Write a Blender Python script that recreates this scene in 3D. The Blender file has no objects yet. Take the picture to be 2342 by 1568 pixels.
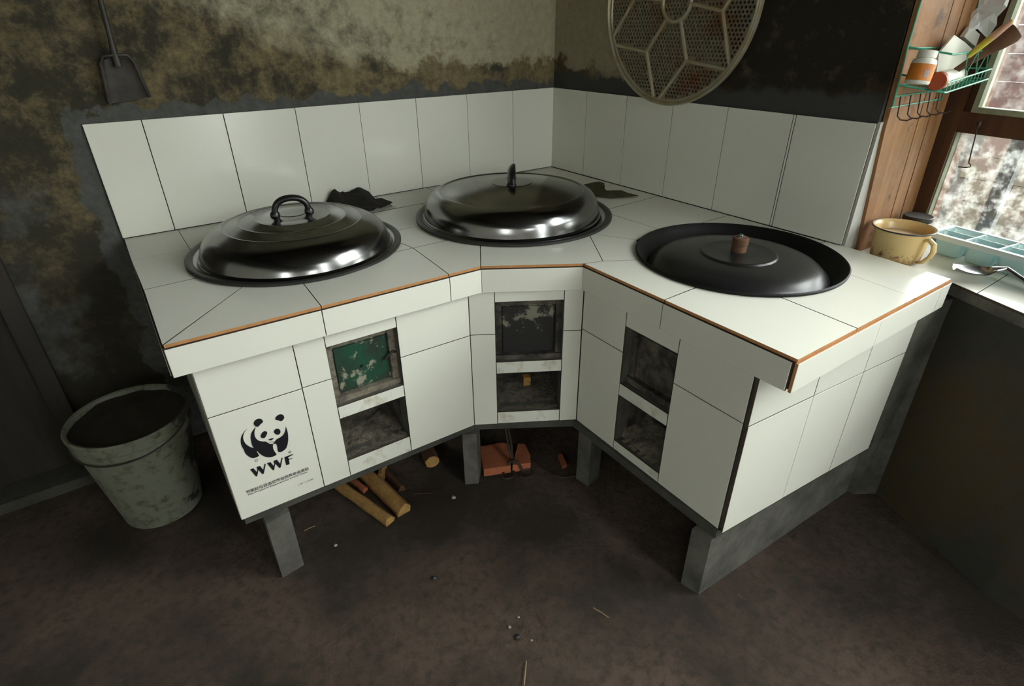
import bpy, bmesh, math, random
from mathutils import Vector, Matrix, noise
from mathutils.geometry import delaunay_2d_cdt
random.seed(7)
S = bpy.context.scene
COL = S.collection
SH = .021                       # height of the fitted frame above the real floor
H = .6667 + SH                  # counter height
# ---------------------------------------------------------------- camera
cam_d = bpy.data.cameras.new('camera'); cam = bpy.data.objects.new('camera', cam_d); COL.objects.link(cam)
cam.location = (-1.51808, -1.85439, 1.16967 + SH)
cam.rotation_euler = (1.05950, .00760, -.61890)
cam_d.sensor_width = 36; cam_d.lens = 36 * 1285.23 / 2342; cam_d.clip_start = .02
S.camera = cam
CR = cam.rotation_euler.to_matrix(); CO = Vector(cam.location)
# ---------------------------------------------------------------- world, light, exposure
W = bpy.data.worlds.new('overcast'); S.world = W; W.use_nodes = True
bg = W.node_tree.nodes['Background']; bg.inputs[1].default_value = 46.0
_t = W.node_tree; _g = _t.nodes.new('ShaderNodeTexCoord'); _s = _t.nodes.new('ShaderNodeSeparateXYZ'); _m = _t.nodes.new('ShaderNodeMapRange'); _x = _t.nodes.new('ShaderNodeMix'); _x.data_type = 'RGBA'
_t.links.new(_g.outputs['Generated'], _s.inputs[0]); _t.links.new(_s.outputs[2], _m.inputs[0]); _t.links.new(_m.outputs[0], _x.inputs[0]); _t.links.new(_x.outputs[2], bg.inputs[0])
_m.inputs[1].default_value = 0; _m.inputs[2].default_value = 1; _m.clamp = True            # overcast sky: three times brighter overhead than at the horizon
_x.inputs[6].default_value = (.25, .265, .255, 1); _x.inputs[7].default_value = (.95, 1.0, .98, 1)
S.view_settings.view_transform = 'Standard'; S.view_settings.look = 'None'
S.view_settings.exposure = -0.92; S.view_settings.gamma = 1.0; S.view_settings.use_curve_mapping = False
S.cycles.use_denoising = True
S.cycles.max_bounces = 10; S.cycles.diffuse_bounces = 5; S.cycles.transparent_max_bounces = 12
S.cycles.sample_clamp_indirect = 6

def ray(u, v): return CR @ Vector(((u-1171)/1285.23, (784-v)/1285.23, -1))
def at(u, v, ax, val):
    d = ray(u, v); i = 'xyz'.index(ax); return CO + d*((val-CO[i])/d[i])
# window wall frame (turned 9 degrees): s runs along the wall toward the viewer, d into the room
W0 = Vector((.345, -1.215, 0)); WE = Vector((-.15643, -.98769, 0)); WN = Vector((-.98769, .15643, 0))
def wp(s, d, z): return W0 + WE*s + WN*d + Vector((0, 0, z))
def atw(u, v, off=0):
    d = ray(u, v); p0 = W0 + WN*off; t = (p0-CO).dot(WN)/d.dot(WN); return CO + d*t
# ---------------------------------------------------------------- node helpers
class NT:
    def __init__(s, name):
        s.m = bpy.data.materials.new(name); s.m.use_nodes = True; s.t = s.m.node_tree; s.b = s.t.nodes['Principled BSDF']; s.pos = None
    def n(s, t, **k):
        x = s.t.nodes.new(t)
        for a, v in k.items(): setattr(x, a, v)
        return x
    def set(s, sock, v):
        if isinstance(v, bpy.types.NodeSocket): s.t.links.new(v, sock)
        elif isinstance(v, (tuple, list)) and len(v) == 3 and sock.type == 'RGBA': sock.default_value = (*v, 1)
        else: sock.default_value = v
    def P(s):
        if s.pos is None: s.pos = s.n('ShaderNodeNewGeometry').outputs['Position']
        return s.pos
    def O(s): return s.n('ShaderNodeTexCoord').outputs['Object']
    def xyz(s, v=None):
        q = s.n('ShaderNodeSeparateXYZ'); s.set(q.inputs[0], v or s.P()); return q.outputs
    def noise(s, scale, detail=6, rough=.6, vec=None, dist=0):
        q = s.n('ShaderNodeTexNoise'); s.set(q.inputs['Vector'], vec or s.P()); q.inputs['Scale'].default_value = scale
        q.inputs['Detail'].default_value = detail; q.inputs['Roughness'].default_value = rough; q.inputs['Distortion'].default_value = dist
        return q.outputs['Fac']
    def math(s, op, a, b=0.0, c=0.0, clamp=False):
        q = s.n('ShaderNodeMath', operation=op, use_clamp=clamp)
        s.set(q.inputs[0], a); s.set(q.inputs[1], b)
        if op in ('MULTIPLY_ADD',): s.set(q.inputs[2], c)
        return q.outputs[0]
    def step(s, v, lo, hi):
        q = s.n('ShaderNodeMapRange'); q.clamp = True; s.set(q.inputs[0], v); q.inputs[1].default_value = lo; q.inputs[2].default_value = hi
        return q.outputs[0]
    def mix(s, f, a, b):
        q = s.n('ShaderNodeMix', data_type='RGBA'); s.set(q.inputs[0], f); s.set(q.inputs[6], a); s.set(q.inputs[7], b); return q.outputs[2]
    def vmul(s, v, k):
        q = s.n('ShaderNodeVectorMath', operation='MULTIPLY'); s.set(q.inputs[0], v); q.inputs[1].default_value = k; return q.outputs[0]
    def bump(s, h, strength=.3, dist=.005):
        q = s.n('ShaderNodeBump'); q.inputs['Strength'].default_value = strength; q.inputs['Distance'].default_value = dist
        s.set(q.inputs['Height'], h); s.set(s.b.inputs['Normal'], q.outputs[0])
    def fin(s, col=None, rough=None, metal=None, spec=None):
        if col is not None: s.set(s.b.inputs['Base Color'], col)
        if rough is not None: s.set(s.b.inputs['Roughness'], rough)
        if metal is not None: s.set(s.b.inputs['Metallic'], metal)
        if spec is not None: s.set(s.b.inputs['Specular IOR Level'], spec)
        return s.m
def plain(name, c, rough=.6, metal=0, var=.25, scale=30, spec=.5, bump=0, c2=None):
    k = NT(name); f = k.noise(scale, 5)
    c2 = c2 or tuple(x*(1-var) for x in c)
    k.fin(k.mix(k.step(f, .3, .7), c, c2), rough, metal, spec)
    if bump: k.bump(k.noise(scale*3, 6), bump, .003)
    return k.m
M = {}
# white glazed tile, a little dirt
k = NT('glazed_tile'); f = k.noise(3.5, 4); g = k.noise(160, 2)
M['tile'] = k.fin(k.mix(k.math('MULTIPLY', k.step(f, .35, .75), .5), (.80, .80, .70), (.74, .74, .635)), .16)
k.bump(k.noise(9, 2), .04, .004)
k = NT('smudged_tile'); f = k.noise(26, 6)   # strips round the fire doors, brown smudges
M['tile_smudge'] = k.fin(k.mix(k.step(f, .52, .72), (.76, .77, .68), (.50, .44, .31)), .3)
M['biscuit'] = plain('tile_biscuit', (.52, .24, .085), .8, scale=60)
M['grout'] = plain('dark_grout', (.035, .032, .025), .95)
M['joint'] = plain('joint_edge', (.075, .055, .035), .9)
k = NT('concrete'); f = k.noise(14, 8, .65); g = k.noise(60, 6)
M['concrete'] = k.fin(k.mix(k.step(f, .35, .7), (.125, .12, .10), (.05, .048, .04)), .9); k.bump(g, .5, .006)
k = NT('dark_concrete'); f = k.noise(14, 8, .65); g = k.noise(60, 6)
M['concrete_dark'] = k.fin(k.mix(k.step(f, .35, .7), (.075, .072, .06), (.035, .034, .03)), .9); k.bump(g, .5, .006)
k = NT('soot_concrete'); f = k.noise(22, 8, .65)
M['soot'] = k.fin(k.mix(k.step(f, .4, .7), (.022, .019, .016), (.13, .115, .09)), .95); k.bump(k.noise(50, 6), .6, .008)
k = NT('ash'); f = k.noise(45, 8, .7)
M['ash'] = k.fin(k.mix(k.step(f, .35, .7), (.10, .085, .065), (.30, .26, .20)), .95); k.bump(k.noise(80, 6), .8, .01)
# mud-plaster walls
def wall_mat(name, kind):
    k = NT(name); X, Y, Z = k.xyz(); big = k.noise(2.2, 6, .6, dist=.1); mid = k.noise(9, 10, .74, dist=.1); fine = k.noise(38, 8, .7); pit = k.noise(16, 8, .75)
    wob = k.math('MULTIPLY_ADD', k.noise(6, 8, .72), .34, -.17)
    tan = k.mix(k.step(fine, .35, .7), (.24, .19, .10), (.125, .10, .052))
    tan = k.mix(k.step(mid, .47, .64), tan, (.07, .06, .04)); tan = k.mix(k.math('MULTIPLY', k.step(k.noise(90, 6, .7), .5, .7), .5), tan, (.035, .03, .02))
    if kind == 'back':
        pale = k.mix(k.step(fine, .3, .7), (.46, .43, .29), (.33, .30, .19))
        # pale lime wash survives above and to the right of this wall
        edge = k.math('ADD', k.math('ADD', k.math('MULTIPLY', k.math('ADD', X, .95), .55), k.math('MULTIPLY', k.math('SUBTRACT', Z, 1.11), 1.6)), k.math('MULTIPLY', wob, 1.5))
        zz = k.math('ADD', Z, k.math('MULTIPLY', wob, .9))
        col = k.mix(k.math('MULTIPLY', k.step(edge, .0, .12), k.step(zz, 1.075, 1.10)), tan, pale)
        # soot patches, with lens vignetting toward the left put into the colour
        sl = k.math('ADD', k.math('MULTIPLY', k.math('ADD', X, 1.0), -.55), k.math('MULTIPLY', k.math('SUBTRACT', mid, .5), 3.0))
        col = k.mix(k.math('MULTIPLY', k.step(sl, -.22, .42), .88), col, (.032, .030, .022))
        col = k.mix(k.math('MULTIPLY', k.math('SUBTRACT', 1.0, k.step(k.math('ADD', Z, wob), .35, .80)), .8), col, (.035, .033, .026))  # darker toward the floor, with a ragged upper edge
        # grey cement dabbed round the tile edge
        w2 = k.math('MULTIPLY_ADD', k.noise(11, 6, .6), .16, -.08)
        zc = k.math('ADD', Z, w2); cem = k.math('SUBTRACT', 1.0, k.step(zc, 1.012, 1.020))
        onr = k.step(k.math('ADD', X, w2), -1.575, -1.565)
        blot = k.math('MULTIPLY', k.step(k.noise(3.1, 5, .6), .60, .66), k.math('SUBTRACT', 1.0, k.step(Z, .8, 1.0)))
        col = k.mix(k.math('MAXIMUM', k.math('MULTIPLY', cem, onr), blot), col, k.mix(k.step(fine, .3, .7), (.11, .112, .102), (.06, .062, .056)))
    elif kind == 'right':
        pale = k.mix(k.step(fine, .3, .7), (.36, .32, .22), (.27, .235, .16))
        soot = k.mix(k.step(pit, .55, .72), (.022, .018, .012), (.10, .075, .045))
        yy = k.math('ADD', Y, k.math('MULTIPLY', wob, .9))
        col = k.mix(k.step(yy, -.80, -.62), soot, pale)
        zz = k.math('ADD', Z, k.math('MULTIPLY', wob, .9))
        col = k.mix(k.math('MULTIPLY', k.math('SUBTRACT', 1.0, k.step(zz, 1.06, 1.08)), k.step(big, .42, .56)), col, (.085, .055, .027))
        w2 = k.math('MULTIPLY_ADD', k.noise(11, 6, .6), .12, -.06)
        col = k.mix(k.math('SUBTRACT', 1.0, k.step(k.math('ADD', Z, w2), 1.03, 1.05)), col, (.055, .055, .052))
    else:
        col = k.mix(k.step(big, .45, .6), (.042, .042, .035), (.065, .046, .023))
        col = k.mix(k.step(fine, .45, .7), col, (.05, .05, .04))
    k.fin(col, .93, 0, .25); k.bump(k.math('ADD', pit, k.math('MULTIPLY', fine, .4)), .55, .012); return k.m
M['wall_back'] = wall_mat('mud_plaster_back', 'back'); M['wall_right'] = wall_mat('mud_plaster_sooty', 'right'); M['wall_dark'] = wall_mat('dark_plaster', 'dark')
k = NT('earth_floor'); f = k.noise(3.2, 8, .6, dist=.3); g = k.noise(42, 8, .72); h = k.noise(12, 6, .6)
c = k.mix(k.step(f, .40, .60), (.130, .090, .067), (.048, .037, .028)); c = k.mix(k.math('MULTIPLY', k.step(g, .46, .66), .8), c, (.04, .032, .026)); c = k.mix(k.step(h, .68, .78), c, (.17, .13, .105))
M['floor'] = k.fin(c, .8, 0, .35); k.bump(k.math('ADD', g, k.math('MULTIPLY', k.noise(130, 4), .5)), .9, .010)
def wood(name, c1, c2, scale=(30, 30, 2), rough=.6, vec='O', bump=.2):
    k = NT(name); v = k.vmul(k.O() if vec == 'O' else k.P(), scale); f = k.noise(1.0, 6, .65, vec=v, dist=.8); g = k.noise(5, 4)
    k.fin(k.mix(k.math('MULTIPLY', k.step(f, .3, .7), k.math('MULTIPLY_ADD', g, .6, .6)), c1, c2), rough, 0, .35); k.bump(f, bump, .003); return k.m
k = NT('stained_plywood'); v = k.vmul(k.P(), (26, 26, 1.6)); f = k.noise(1.0, 6, .65, vec=v, dist=.8); st_ = k.noise(13, 6, .65); gr_ = k.noise(40, 6)
c = k.mix(k.step(f, .3, .7), (.33, .16, .062), (.19, .08, .028)); c = k.mix(k.math('MULTIPLY', k.step(st_, .60, .68), .75), c, (.07, .045, .028)); c = k.mix(k.math('MULTIPLY', k.step(gr_, .5, .75), .25), c, (.45, .30, .18))
M['ply'] = k.fin(c, .6, 0, .35); k.bump(f, .2, .003)
M['ceilwood'] = wood('ceiling_boards', (.045, .035, .026), (.025, .02, .015), (10, 10, 2))
k = NT('bounce_low_dark_high'); X, Y, Z = k.xyz(); f = k.noise(3, 7, .6); zz = k.math('ADD', Z, k.math('MULTIPLY_ADD', f, .5, -.25))  # unseen walls: pale below as bounce fill, dark above for the lid reflections
M['wall_far'] = k.fin(k.mix(k.step(zz, 1.45, 1.8), (.80, .77, .68), (.055, .05, .04)), .9); k.bump(k.noise(30, 6), .3, .005)
M['darkwood'] = wood('dark_wood', (.10, .042, .018), (.05, .02, .01), (28, 28, 2))
M['blackwood'] = wood('black_wood', (.022, .018, .014), (.04, .034, .028), (28, 28, 2))
M['plank'] = wood('red_siding', (.055, .030, .025), (.040, .021, .018), (1.5, 1.5, 30), .8)
M['fire'] = wood('split_firewood', (.50, .30, .10), (.27, .14, .045), (25, 25, 25), .8)
M['bark'] = wood('bark', (.14, .07, .035), (.06, .03, .018), (30, 30, 8), .9, bump=.5)
M['sash'] = plain('sash_paint', (.33, .36, .25), .6, c2=(.20, .21, .13), scale=18)
M['whiteplaster'] = plain('white_plaster', (.46, .45, .41), .85, scale=14, bump=.3)
M['brick'] = plain('fired_clay', (.42, .13, .055), .85, scale=26, bump=.4)
# metals
def lid_metal(name, c, r):
    k = NT(name); o = k.O(); X, Y, Z = k.xyz(o); rad = k.math('SQRT', k.math('ADD', k.math('MULTIPLY', X, X), k.math('MULTIPLY', Y, Y)))
    cv = k.n('ShaderNodeCombineXYZ'); k.set(cv.inputs[0], k.math('MULTIPLY', rad, 420.0)); f = k.noise(1.0, 3, .6, vec=cv.outputs[0]); sm = k.noise(7, 5, .6, vec=o)
    k.fin(k.mix(k.step(sm, .35, .7), c, tuple(x*.72 for x in c)), k.math('MULTIPLY_ADD', sm, .10, r-.05), 1.0); k.bump(f, .05, .0006)
    k.b.inputs['Anisotropic'].default_value = .55; tg_ = k.n('ShaderNodeTangent', direction_type='RADIAL', axis='Z'); k.t.links.new(tg_.outputs[0], k.b.inputs['Tangent']); return k.m
M['lid'] = lid_metal('spun_steel', (.25, .25, .245), .18)
M['iron'] = plain('cast_iron', (.007, .007, .007), .55, .0, scale=60, bump=.15, spec=.22)
M['ironworn'] = plain('worn_iron_rim', (.030, .030, .028), .42, .2, scale=40, bump=.15)
M['enamel_black'] = plain('black_enamel', (.014, .0135, .014), .30, 0, scale=80, spec=.45)
M['bakelite'] = plain('black_bakelite', (.012, .011, .011), .28, 0)
k = NT('rusty_aluminium'); f = k.noise(9, 7, .7); g = k.noise(50, 5)
M['alu'] = k.fin(k.mix(k.step(f, .5, .66), k.mix(k.step(g, .4, .7), (.22, .20, .135), (.14, .115, .07)), (.17, .07, .022)), .5, .3); k.bump(g, .2, .002)
M['alurib'] = plain('aluminium_rib', (.42, .41, .31), .36, .4, scale=14, c2=(.33, .25, .12))
M['blackmetal'] = plain('sooty_sheet_metal', (.018, .016, .014), .5, .3, scale=24, c2=(.06, .052, .042), bump=.2)
M['steel'] = plain('bright_steel', (.50, .51, .51), .27, 1.0, var=.1)
k = NT('worn_green_paint'); f = k.noise(24, 8, .68); g = k.noise(11, 6)
M['greendoor'] = k.fin(k.mix(k.step(f, .53, .58), k.mix(k.step(g, .42, .60), (.010, .068, .036), (.02, .028, .02)), (.30, .29, .21)), .5, .1); k.bump(f, .4, .002)
k = NT('charred_door'); f = k.noise(24, 8, .68); X, Y, Z = k.xyz()
up = k.math('ADD', f, k.math('MULTIPLY', k.math('SUBTRACT', Z, .50), 1.6))
M['blackdoor'] = k.fin(k.mix(k.step(up, .57, .63), (.012, .011, .010), (.20, .19, .14)), .6, 0); k.bump(f, .4, .002)
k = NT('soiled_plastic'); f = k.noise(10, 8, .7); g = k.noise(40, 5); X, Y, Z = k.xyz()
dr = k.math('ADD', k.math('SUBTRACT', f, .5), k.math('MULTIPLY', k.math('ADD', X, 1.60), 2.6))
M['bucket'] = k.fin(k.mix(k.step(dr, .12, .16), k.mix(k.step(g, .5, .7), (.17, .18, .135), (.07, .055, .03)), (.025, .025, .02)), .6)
M['filth'] = plain('kitchen_slops', (.026, .020, .012), .7, scale=25, bump=.6)
k = NT('cream_enamel'); f = k.noise(34, 8, .72); X, Y, Z = k.xyz()
low = k.math('ADD', f, k.math('MULTIPLY', k.math('SUBTRACT', .700, Z), 5.2))
M['enamel'] = k.fin(k.mix(k.step(low, .60, .74), (.72, .53, .24), (.22, .075, .02)), .25)
M['bluerim'] = plain('blue_black_rim', (.03, .035, .06), .3)
M['aqua'] = plain('pale_blue_plastic', (.60, .82, .83), .35, var=.06)
M['aqua'].node_tree.nodes['Principled BSDF'].inputs['Transmission Weight'].default_value = .25
M['aquarim'] = plain('overlit_rim_plastic', (.78, .90, .90), .35, var=.05)  # rim whiter than the cups: its overexposed top put into the colour
M['milk'] = plain('milky_tea', (.72, .55, .38), .3, var=.05)
M['whiteplastic'] = plain('white_plastic', (.78, .76, .66), .4, var=.08)
M['orange'] = plain('orange_cap', (.30, .045, .004), .45, var=.1)
M['orangelabel'] = plain('orange_label', (.62, .20, .012), .5, var=.2, scale=40, c2=(.48, .14, .01))
M['labelgrey'] = plain('barcode_grey', (.45, .5, .52), .5)
M['black'] = plain('printed_black', (.010, .010, .014), .4, var=.05)
M['greenwire'] = plain('green_coated_wire', (.035, .36, .21), .4, scale=25, c2=(.03, .13, .085))
M['darkwire'] = plain('rusty_wire', (.05, .035, .025), .5, .3, scale=30)
M['ragdark'] = plain('dark_green_rag', (.008, .016, .010), .95, scale=28, c2=(.020, .010, .008), bump=.5)
M['leaf'] = plain('dry_dark_leaf', (.018, .014, .008), .8, scale=22, c2=(.085, .075, .018), bump=.4)
M['straw'] = plain('straw', (.45, .32, .16), .8)
M['tan'] = plain('crumb', (.5, .45, .36), .8)
M['packet'] = NT('printed_packet').m
k = NT('printed_packet2'); f = k.noise(20, 2); c = k.mix(k.step(f, .44, .5), (.55, .30, .20), (.60, .50, .05)); M['packet'] = k.fin(k.mix(k.step(f, .56, .62), c, (.45, .06, .03)), .35)
M['grass'] = plain('grass', (.052, .075, .030), .9, scale=12, c2=(.07, .085, .05))
M['pole'] = plain('grey_concrete_pole', (.036, .036, .034), .9, bump=.3)
M['rubble'] = plain('grey_brown_rubble', (.040, .034, .029), .9, scale=14, c2=(.075, .068, .060), bump=.5)
M['pinkwall'] = plain('faded_pink_brick', (.085, .055, .046), .9, scale=9, c2=(.075, .070, .045))
M['yard'] = plain('wet_yard', (.07, .06, .05), .8, scale=30, c2=(.11, .10, .09))
# glass: clear with dust film
def glass(name, dust):
    k = NT(name); t = k.t; out = t.nodes['Material Output']
    tr = k.n('ShaderNodeBsdfTransparent'); gl = k.n('ShaderNodeBsdfGlossy'); gl.inputs['Roughness'].default_value = .03
    tl = k.n('ShaderNodeBsdfTranslucent'); tl.inputs[0].default_value = (.85, .85, .8, 1)
    f = k.noise(28, 8, .7); fr = k.n('ShaderNodeFresnel'); fr.inputs[0].default_value = 1.45
    m1 = k.n('ShaderNodeMixShader'); k.set(m1.inputs[0], k.math('MULTIPLY', k.step(f, .45, .75), dust)); t.links.new(tr.outputs[0], m1.inputs[1]); t.links.new(tl.outputs[0], m1.inputs[2])
    m2 = k.n('ShaderNodeMixShader'); k.set(m2.inputs[0], fr.outputs[0]); t.links.new(m1.outputs[0], m2.inputs[1]); t.links.new(gl.outputs[0], m2.inputs[2])
    t.links.new(m2.outputs[0], out.inputs[0]); return k.m
M['glass'] = glass('dusty_pane', .28); M['glass2'] = glass('clean_pane', .12)
k = NT('clear_bag'); k.fin((.85, .86, .86), .25); k.b.inputs['Alpha'].default_value = .38; M['bag'] = k.m
k = NT('jar_glass'); k.fin((.5, .5, .45), .08); k.b.inputs['Transmission Weight'].default_value = .6; M['jar'] = k.m

# ---------------------------------------------------------------- mesh helpers
def link(name, me, mats, parent=None, smooth=False):
    o = bpy.data.objects.new(name, me); COL.objects.link(o)
    for m in (mats if isinstance(mats, (list, tuple)) else [mats]): me.materials.append(M[m] if isinstance(m, str) else m)
    if smooth:
        for p in me.polygons: p.use_smooth = True
    if parent: o.parent = parent
    return o
def mesh(name, vs, fs, mats, parent=None, smooth=False, midx=None, sharp=None):
    if parent is not None:
        off = parent.location if parent.parent is None else parent.parent.location + parent.location
        vs = [Vector(v) - off for v in vs]
    me = bpy.data.meshes.new(name); me.from_pydata([tuple(v) for v in vs], [], fs); me.update()
    if midx: me.polygons.foreach_set('material_index', midx)
    bm = bmesh.new(); bm.from_mesh(me); bmesh.ops.recalc_face_normals(bm, faces=bm.faces); bm.to_mesh(me); bm.free()
    o = link(name, me, mats, parent, smooth)
    if smooth: me.set_sharp_from_angle(angle=math.radians(sharp or 38))
    return o
def thing(name, label, cat, loc=(0, 0, 0), group=None):
    o = bpy.data.objects.new(name, None); COL.objects.link(o); o.location = loc; o.empty_display_size = .05
    o['label'] = label; o['category'] = cat
    if group: o['group'] = group
    return o
def tag(o, label, cat, group=None):
    o['label'] = label; o['category'] = cat
    if group: o['group'] = group
    return o
def struct(o): o['kind'] = 'structure'; return o
class G:                       # geometry collector
    def __init__(s): s.v = []; s.f = []; s.m = []
    def add(s, vs, fs, m=0):
        b = len(s.v); s.v += [Vector(v) for v in vs]; s.f += [tuple(b+i for i in f) for f in fs]; s.m += [m]*len(fs); return s
    def box(s, a, b, m=0, mat=None):
        vs = [Vector((x, y, z)) for z in (a[2], b[2]) for y in (a[1], b[1]) for x in (a[0], b[0])]
        if mat: vs = [mat @ v for v in vs]
        return s.add(vs, [(0, 2, 3, 1), (4, 5, 7, 6), (0, 1, 5, 4), (2, 6, 7, 3), (0, 4, 6, 2), (1, 3, 7, 5)], m)
    def hexa(s, q, m=0):       # 8 points: 4 below, 4 above
        return s.add(q, [(3, 2, 1, 0), (4, 5, 6, 7), (0, 1, 5, 4), (1, 2, 6, 5), (2, 3, 7, 6), (3, 0, 4, 7)], m)
    def prism(s, poly, z0, z1, m=0):
        n = len(poly); vs = [Vector((p[0], p[1], z0)) for p in poly]+[Vector((p[0], p[1], z1)) for p in poly]
        return s.add(vs, [tuple(range(n-1, -1, -1)), tuple(range(n, 2*n))]+[(i, (i+1) % n, n+(i+1) % n, n+i) for i in range(n)], m)
    def lathe(s, prof, seg=64, c=(0, 0, 0), m=0, wob=0, sx=1, sy=1, rot=None):
        b = []; rings = []
        for r, z in prof:
            if r < 1e-6: b.append(Vector((0, 0, z))); rings.append([len(b)-1]*seg); continue
            rg = []
            for i in range(seg):
                a = 2*math.pi*i/seg; w = 1+wob*noise.noise(Vector((math.cos(a)*1.7, math.sin(a)*1.7, z*9)))
                b.append(Vector((r*w*math.cos(a)*sx, r*w*math.sin(a)*sy, z))); rg.append(len(b)-1)
            rings.append(rg)
        fs = []
        for A, B in zip(rings, rings[1:]):
            for i in range(seg):
                j = (i+1) % seg; q = [A[i], A[j], B[j], B[i]]; q2 = []
                for x in q:
                    if x not in q2: q2.append(x)
                if len(q2) > 2: fs.append(tuple(q2))
        if rot: b = [rot @ v for v in b]
        c = Vector(c); return s.add([v+c for v in b], fs, m)
    def tube(s, pts, r, seg=10, m=0, closed=False, flat=1.0, up=None):
        P = [Vector(p) for p in pts]; n = len(P); R = r if isinstance(r, (list, tuple)) else [r]*n; vs = []; up = Vector(up) if up else None; pu = None
        for i in range(n):
            t = (P[(i+1) % n]-P[i-1]) if closed else (P[min(i+1, n-1)]-P[max(i-1, 0)])
            t.normalize()
            if pu is None: u = t.cross(up or Vector((0, 0, 1)));  u = u if u.length > .05 else t.cross(Vector((1, 0, 0)))
            else: u = pu - t*pu.dot(t)
            u.normalize(); pu = u; w = t.cross(u)
            for k in range(seg):
                a = 2*math.pi*k/seg; vs.append(P[i]+(u*math.cos(a)*flat+w*math.sin(a))*R[i])
        fs = []
        for i in range(n if closed else n-1):
            j = (i+1) % n
            for k in range(seg):
                l = (k+1) % seg; fs.append((i*seg+k, i*seg+l, j*seg+l, j*seg+k))
        if not closed: fs += [tuple(range(seg-1, -1, -1)), tuple((n-1)*seg+k for k in range(seg))]
        return s.add(vs, fs, m)
    def obj(s, name, mats, parent=None, smooth=False, sharp=None): return mesh(name, s.v, s.f, mats, parent, smooth, s.m, sharp)
def inset(poly, g):
    n = len(poly); A = sum(poly[i][0]*poly[(i+1) % n][1]-poly[(i+1) % n][0]*poly[i][1] for i in range(n)); sg = 1 if A > 0 else -1; out = []
    for i in range(n):
        p, q, r = Vector(poly[i-1]), Vector(poly[i]), Vector(poly[(i+1) % n]); a = (q-p).normalized(); b = (r-q).normalized()
        na = Vector((-a.y, a.x))*sg; nb = Vector((-b.y, b.x))*sg; d = 1+na.dot(nb); out.append(q+(na+nb)*(g/max(d, .2)))
    return out
def tile(poly, O, U, V, N, parent, t=.0065, g=.0009, mat='tile', ch=.0007, jit=True, side='joint'):
    """one tile: polygon in the (U,V) plane, N points out of the wall; glaze on the face, biscuit on the sides"""
    p = inset([tuple(q) for q in poly], g); p2 = inset([tuple(q) for q in p], ch); n = len(p)
    e = random.uniform(-.0004, .0004) if jit else 0
    def w(q, d): return O+U*q[0]+V*q[1]+N*(d+e)
    vs = [w(q, -t) for q in p]+[w(q, -ch) for q in p]+[w(q, 0) for q in p2]
    fs = [tuple(range(n-1, -1, -1))]; mi = [1]
    for i in range(n):
        j = (i+1) % n; fs.append((i, j, n+j, n+i)); mi.append(1); fs.append((n+i, n+j, 2*n+j, 2*n+i)); mi.append(0)
    fs.append(tuple(range(2*n, 3*n))); mi.append(0)
    return mesh('tile', vs, fs, [mat, side], parent, midx=mi)
DISCS = []
def cut_poly(poly, discs, z0, z1, mats, name, parent, seg=96, glaze=False):
    """polygon minus discs, extruded"""
    P = [Vector((q[0], q[1])) for q in poly]; n0 = len(P); edges = [(i, (i+1) % n0) for i in range(n0)]; pts = list(P)
    for cx, cy, r in discs:
        b = len(pts); pts += [Vector((cx+r*math.cos(2*math.pi*i/seg), cy+r*math.sin(2*math.pi*i/seg))) for i in range(seg)]; edges += [(b+i, b+(i+1) % seg) for i in range(seg)]
    vs, es, fs, *_ = delaunay_2d_cdt(pts, edges, [], 0, 1e-6)
    def inside(q):
        c = False; j = n0-1
        for i in range(n0):
            if (P[i].y > q.y) != (P[j].y > q.y) and q.x < (P[j].x-P[i].x)*(q.y-P[i].y)/(P[j].y-P[i].y)+P[i].x: c = not c
            j = i
        return c
    keep = []
    for f in fs:
        c = sum((vs[i] for i in f), Vector((0, 0)))/len(f)
        if inside(c) and all(math.hypot(c.x-a, c.y-b) > r*math.cos(math.pi/seg)*.9999 for a, b, r in discs): keep.append(tuple(f))
    if not keep: return None
    used = sorted({i for f in keep for i in f}); mp = {u: k for k, u in enumerate(used)}; m = len(used)
    V = [(vs[i].x, vs[i].y, z1) for i in used]+[(vs[i].x, vs[i].y, z0) for i in used]
    F = [tuple(mp[i] for i in f) for f in keep]; cnt = {}
    for f in F:
        for i in range(len(f)): e = (f[i], f[(i+1) % len(f)]); cnt[e] = 1
    side = [(a, b) for a, b in cnt if (b, a) not in cnt]
    FF = F+[tuple(m+i for i in reversed(f)) for f in F]+[(a, m+a, m+b, b) for a, b in side]
    def outer(a, b):      # only the free front edge of the counter shows its orange biscuit
        if not glaze: return 1
        m_ = (Vector(V[a])+Vector(V[b]))/2; m_ = m_.xy
        for A, B in FRONT:
            d = (B-A).xy; t = (m_-A.xy).dot(d)/d.length_squared
            if -.01 < t < 1.01 and ((m_-A.xy)-d*t).length < .0035: return 1
        return 2
    mi = [0]*len(F)+[1]*len(F)+[outer(a, b) for a, b in side] if glaze else None
    return mesh(name, V, FF, mats, parent, midx=mi)

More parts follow.
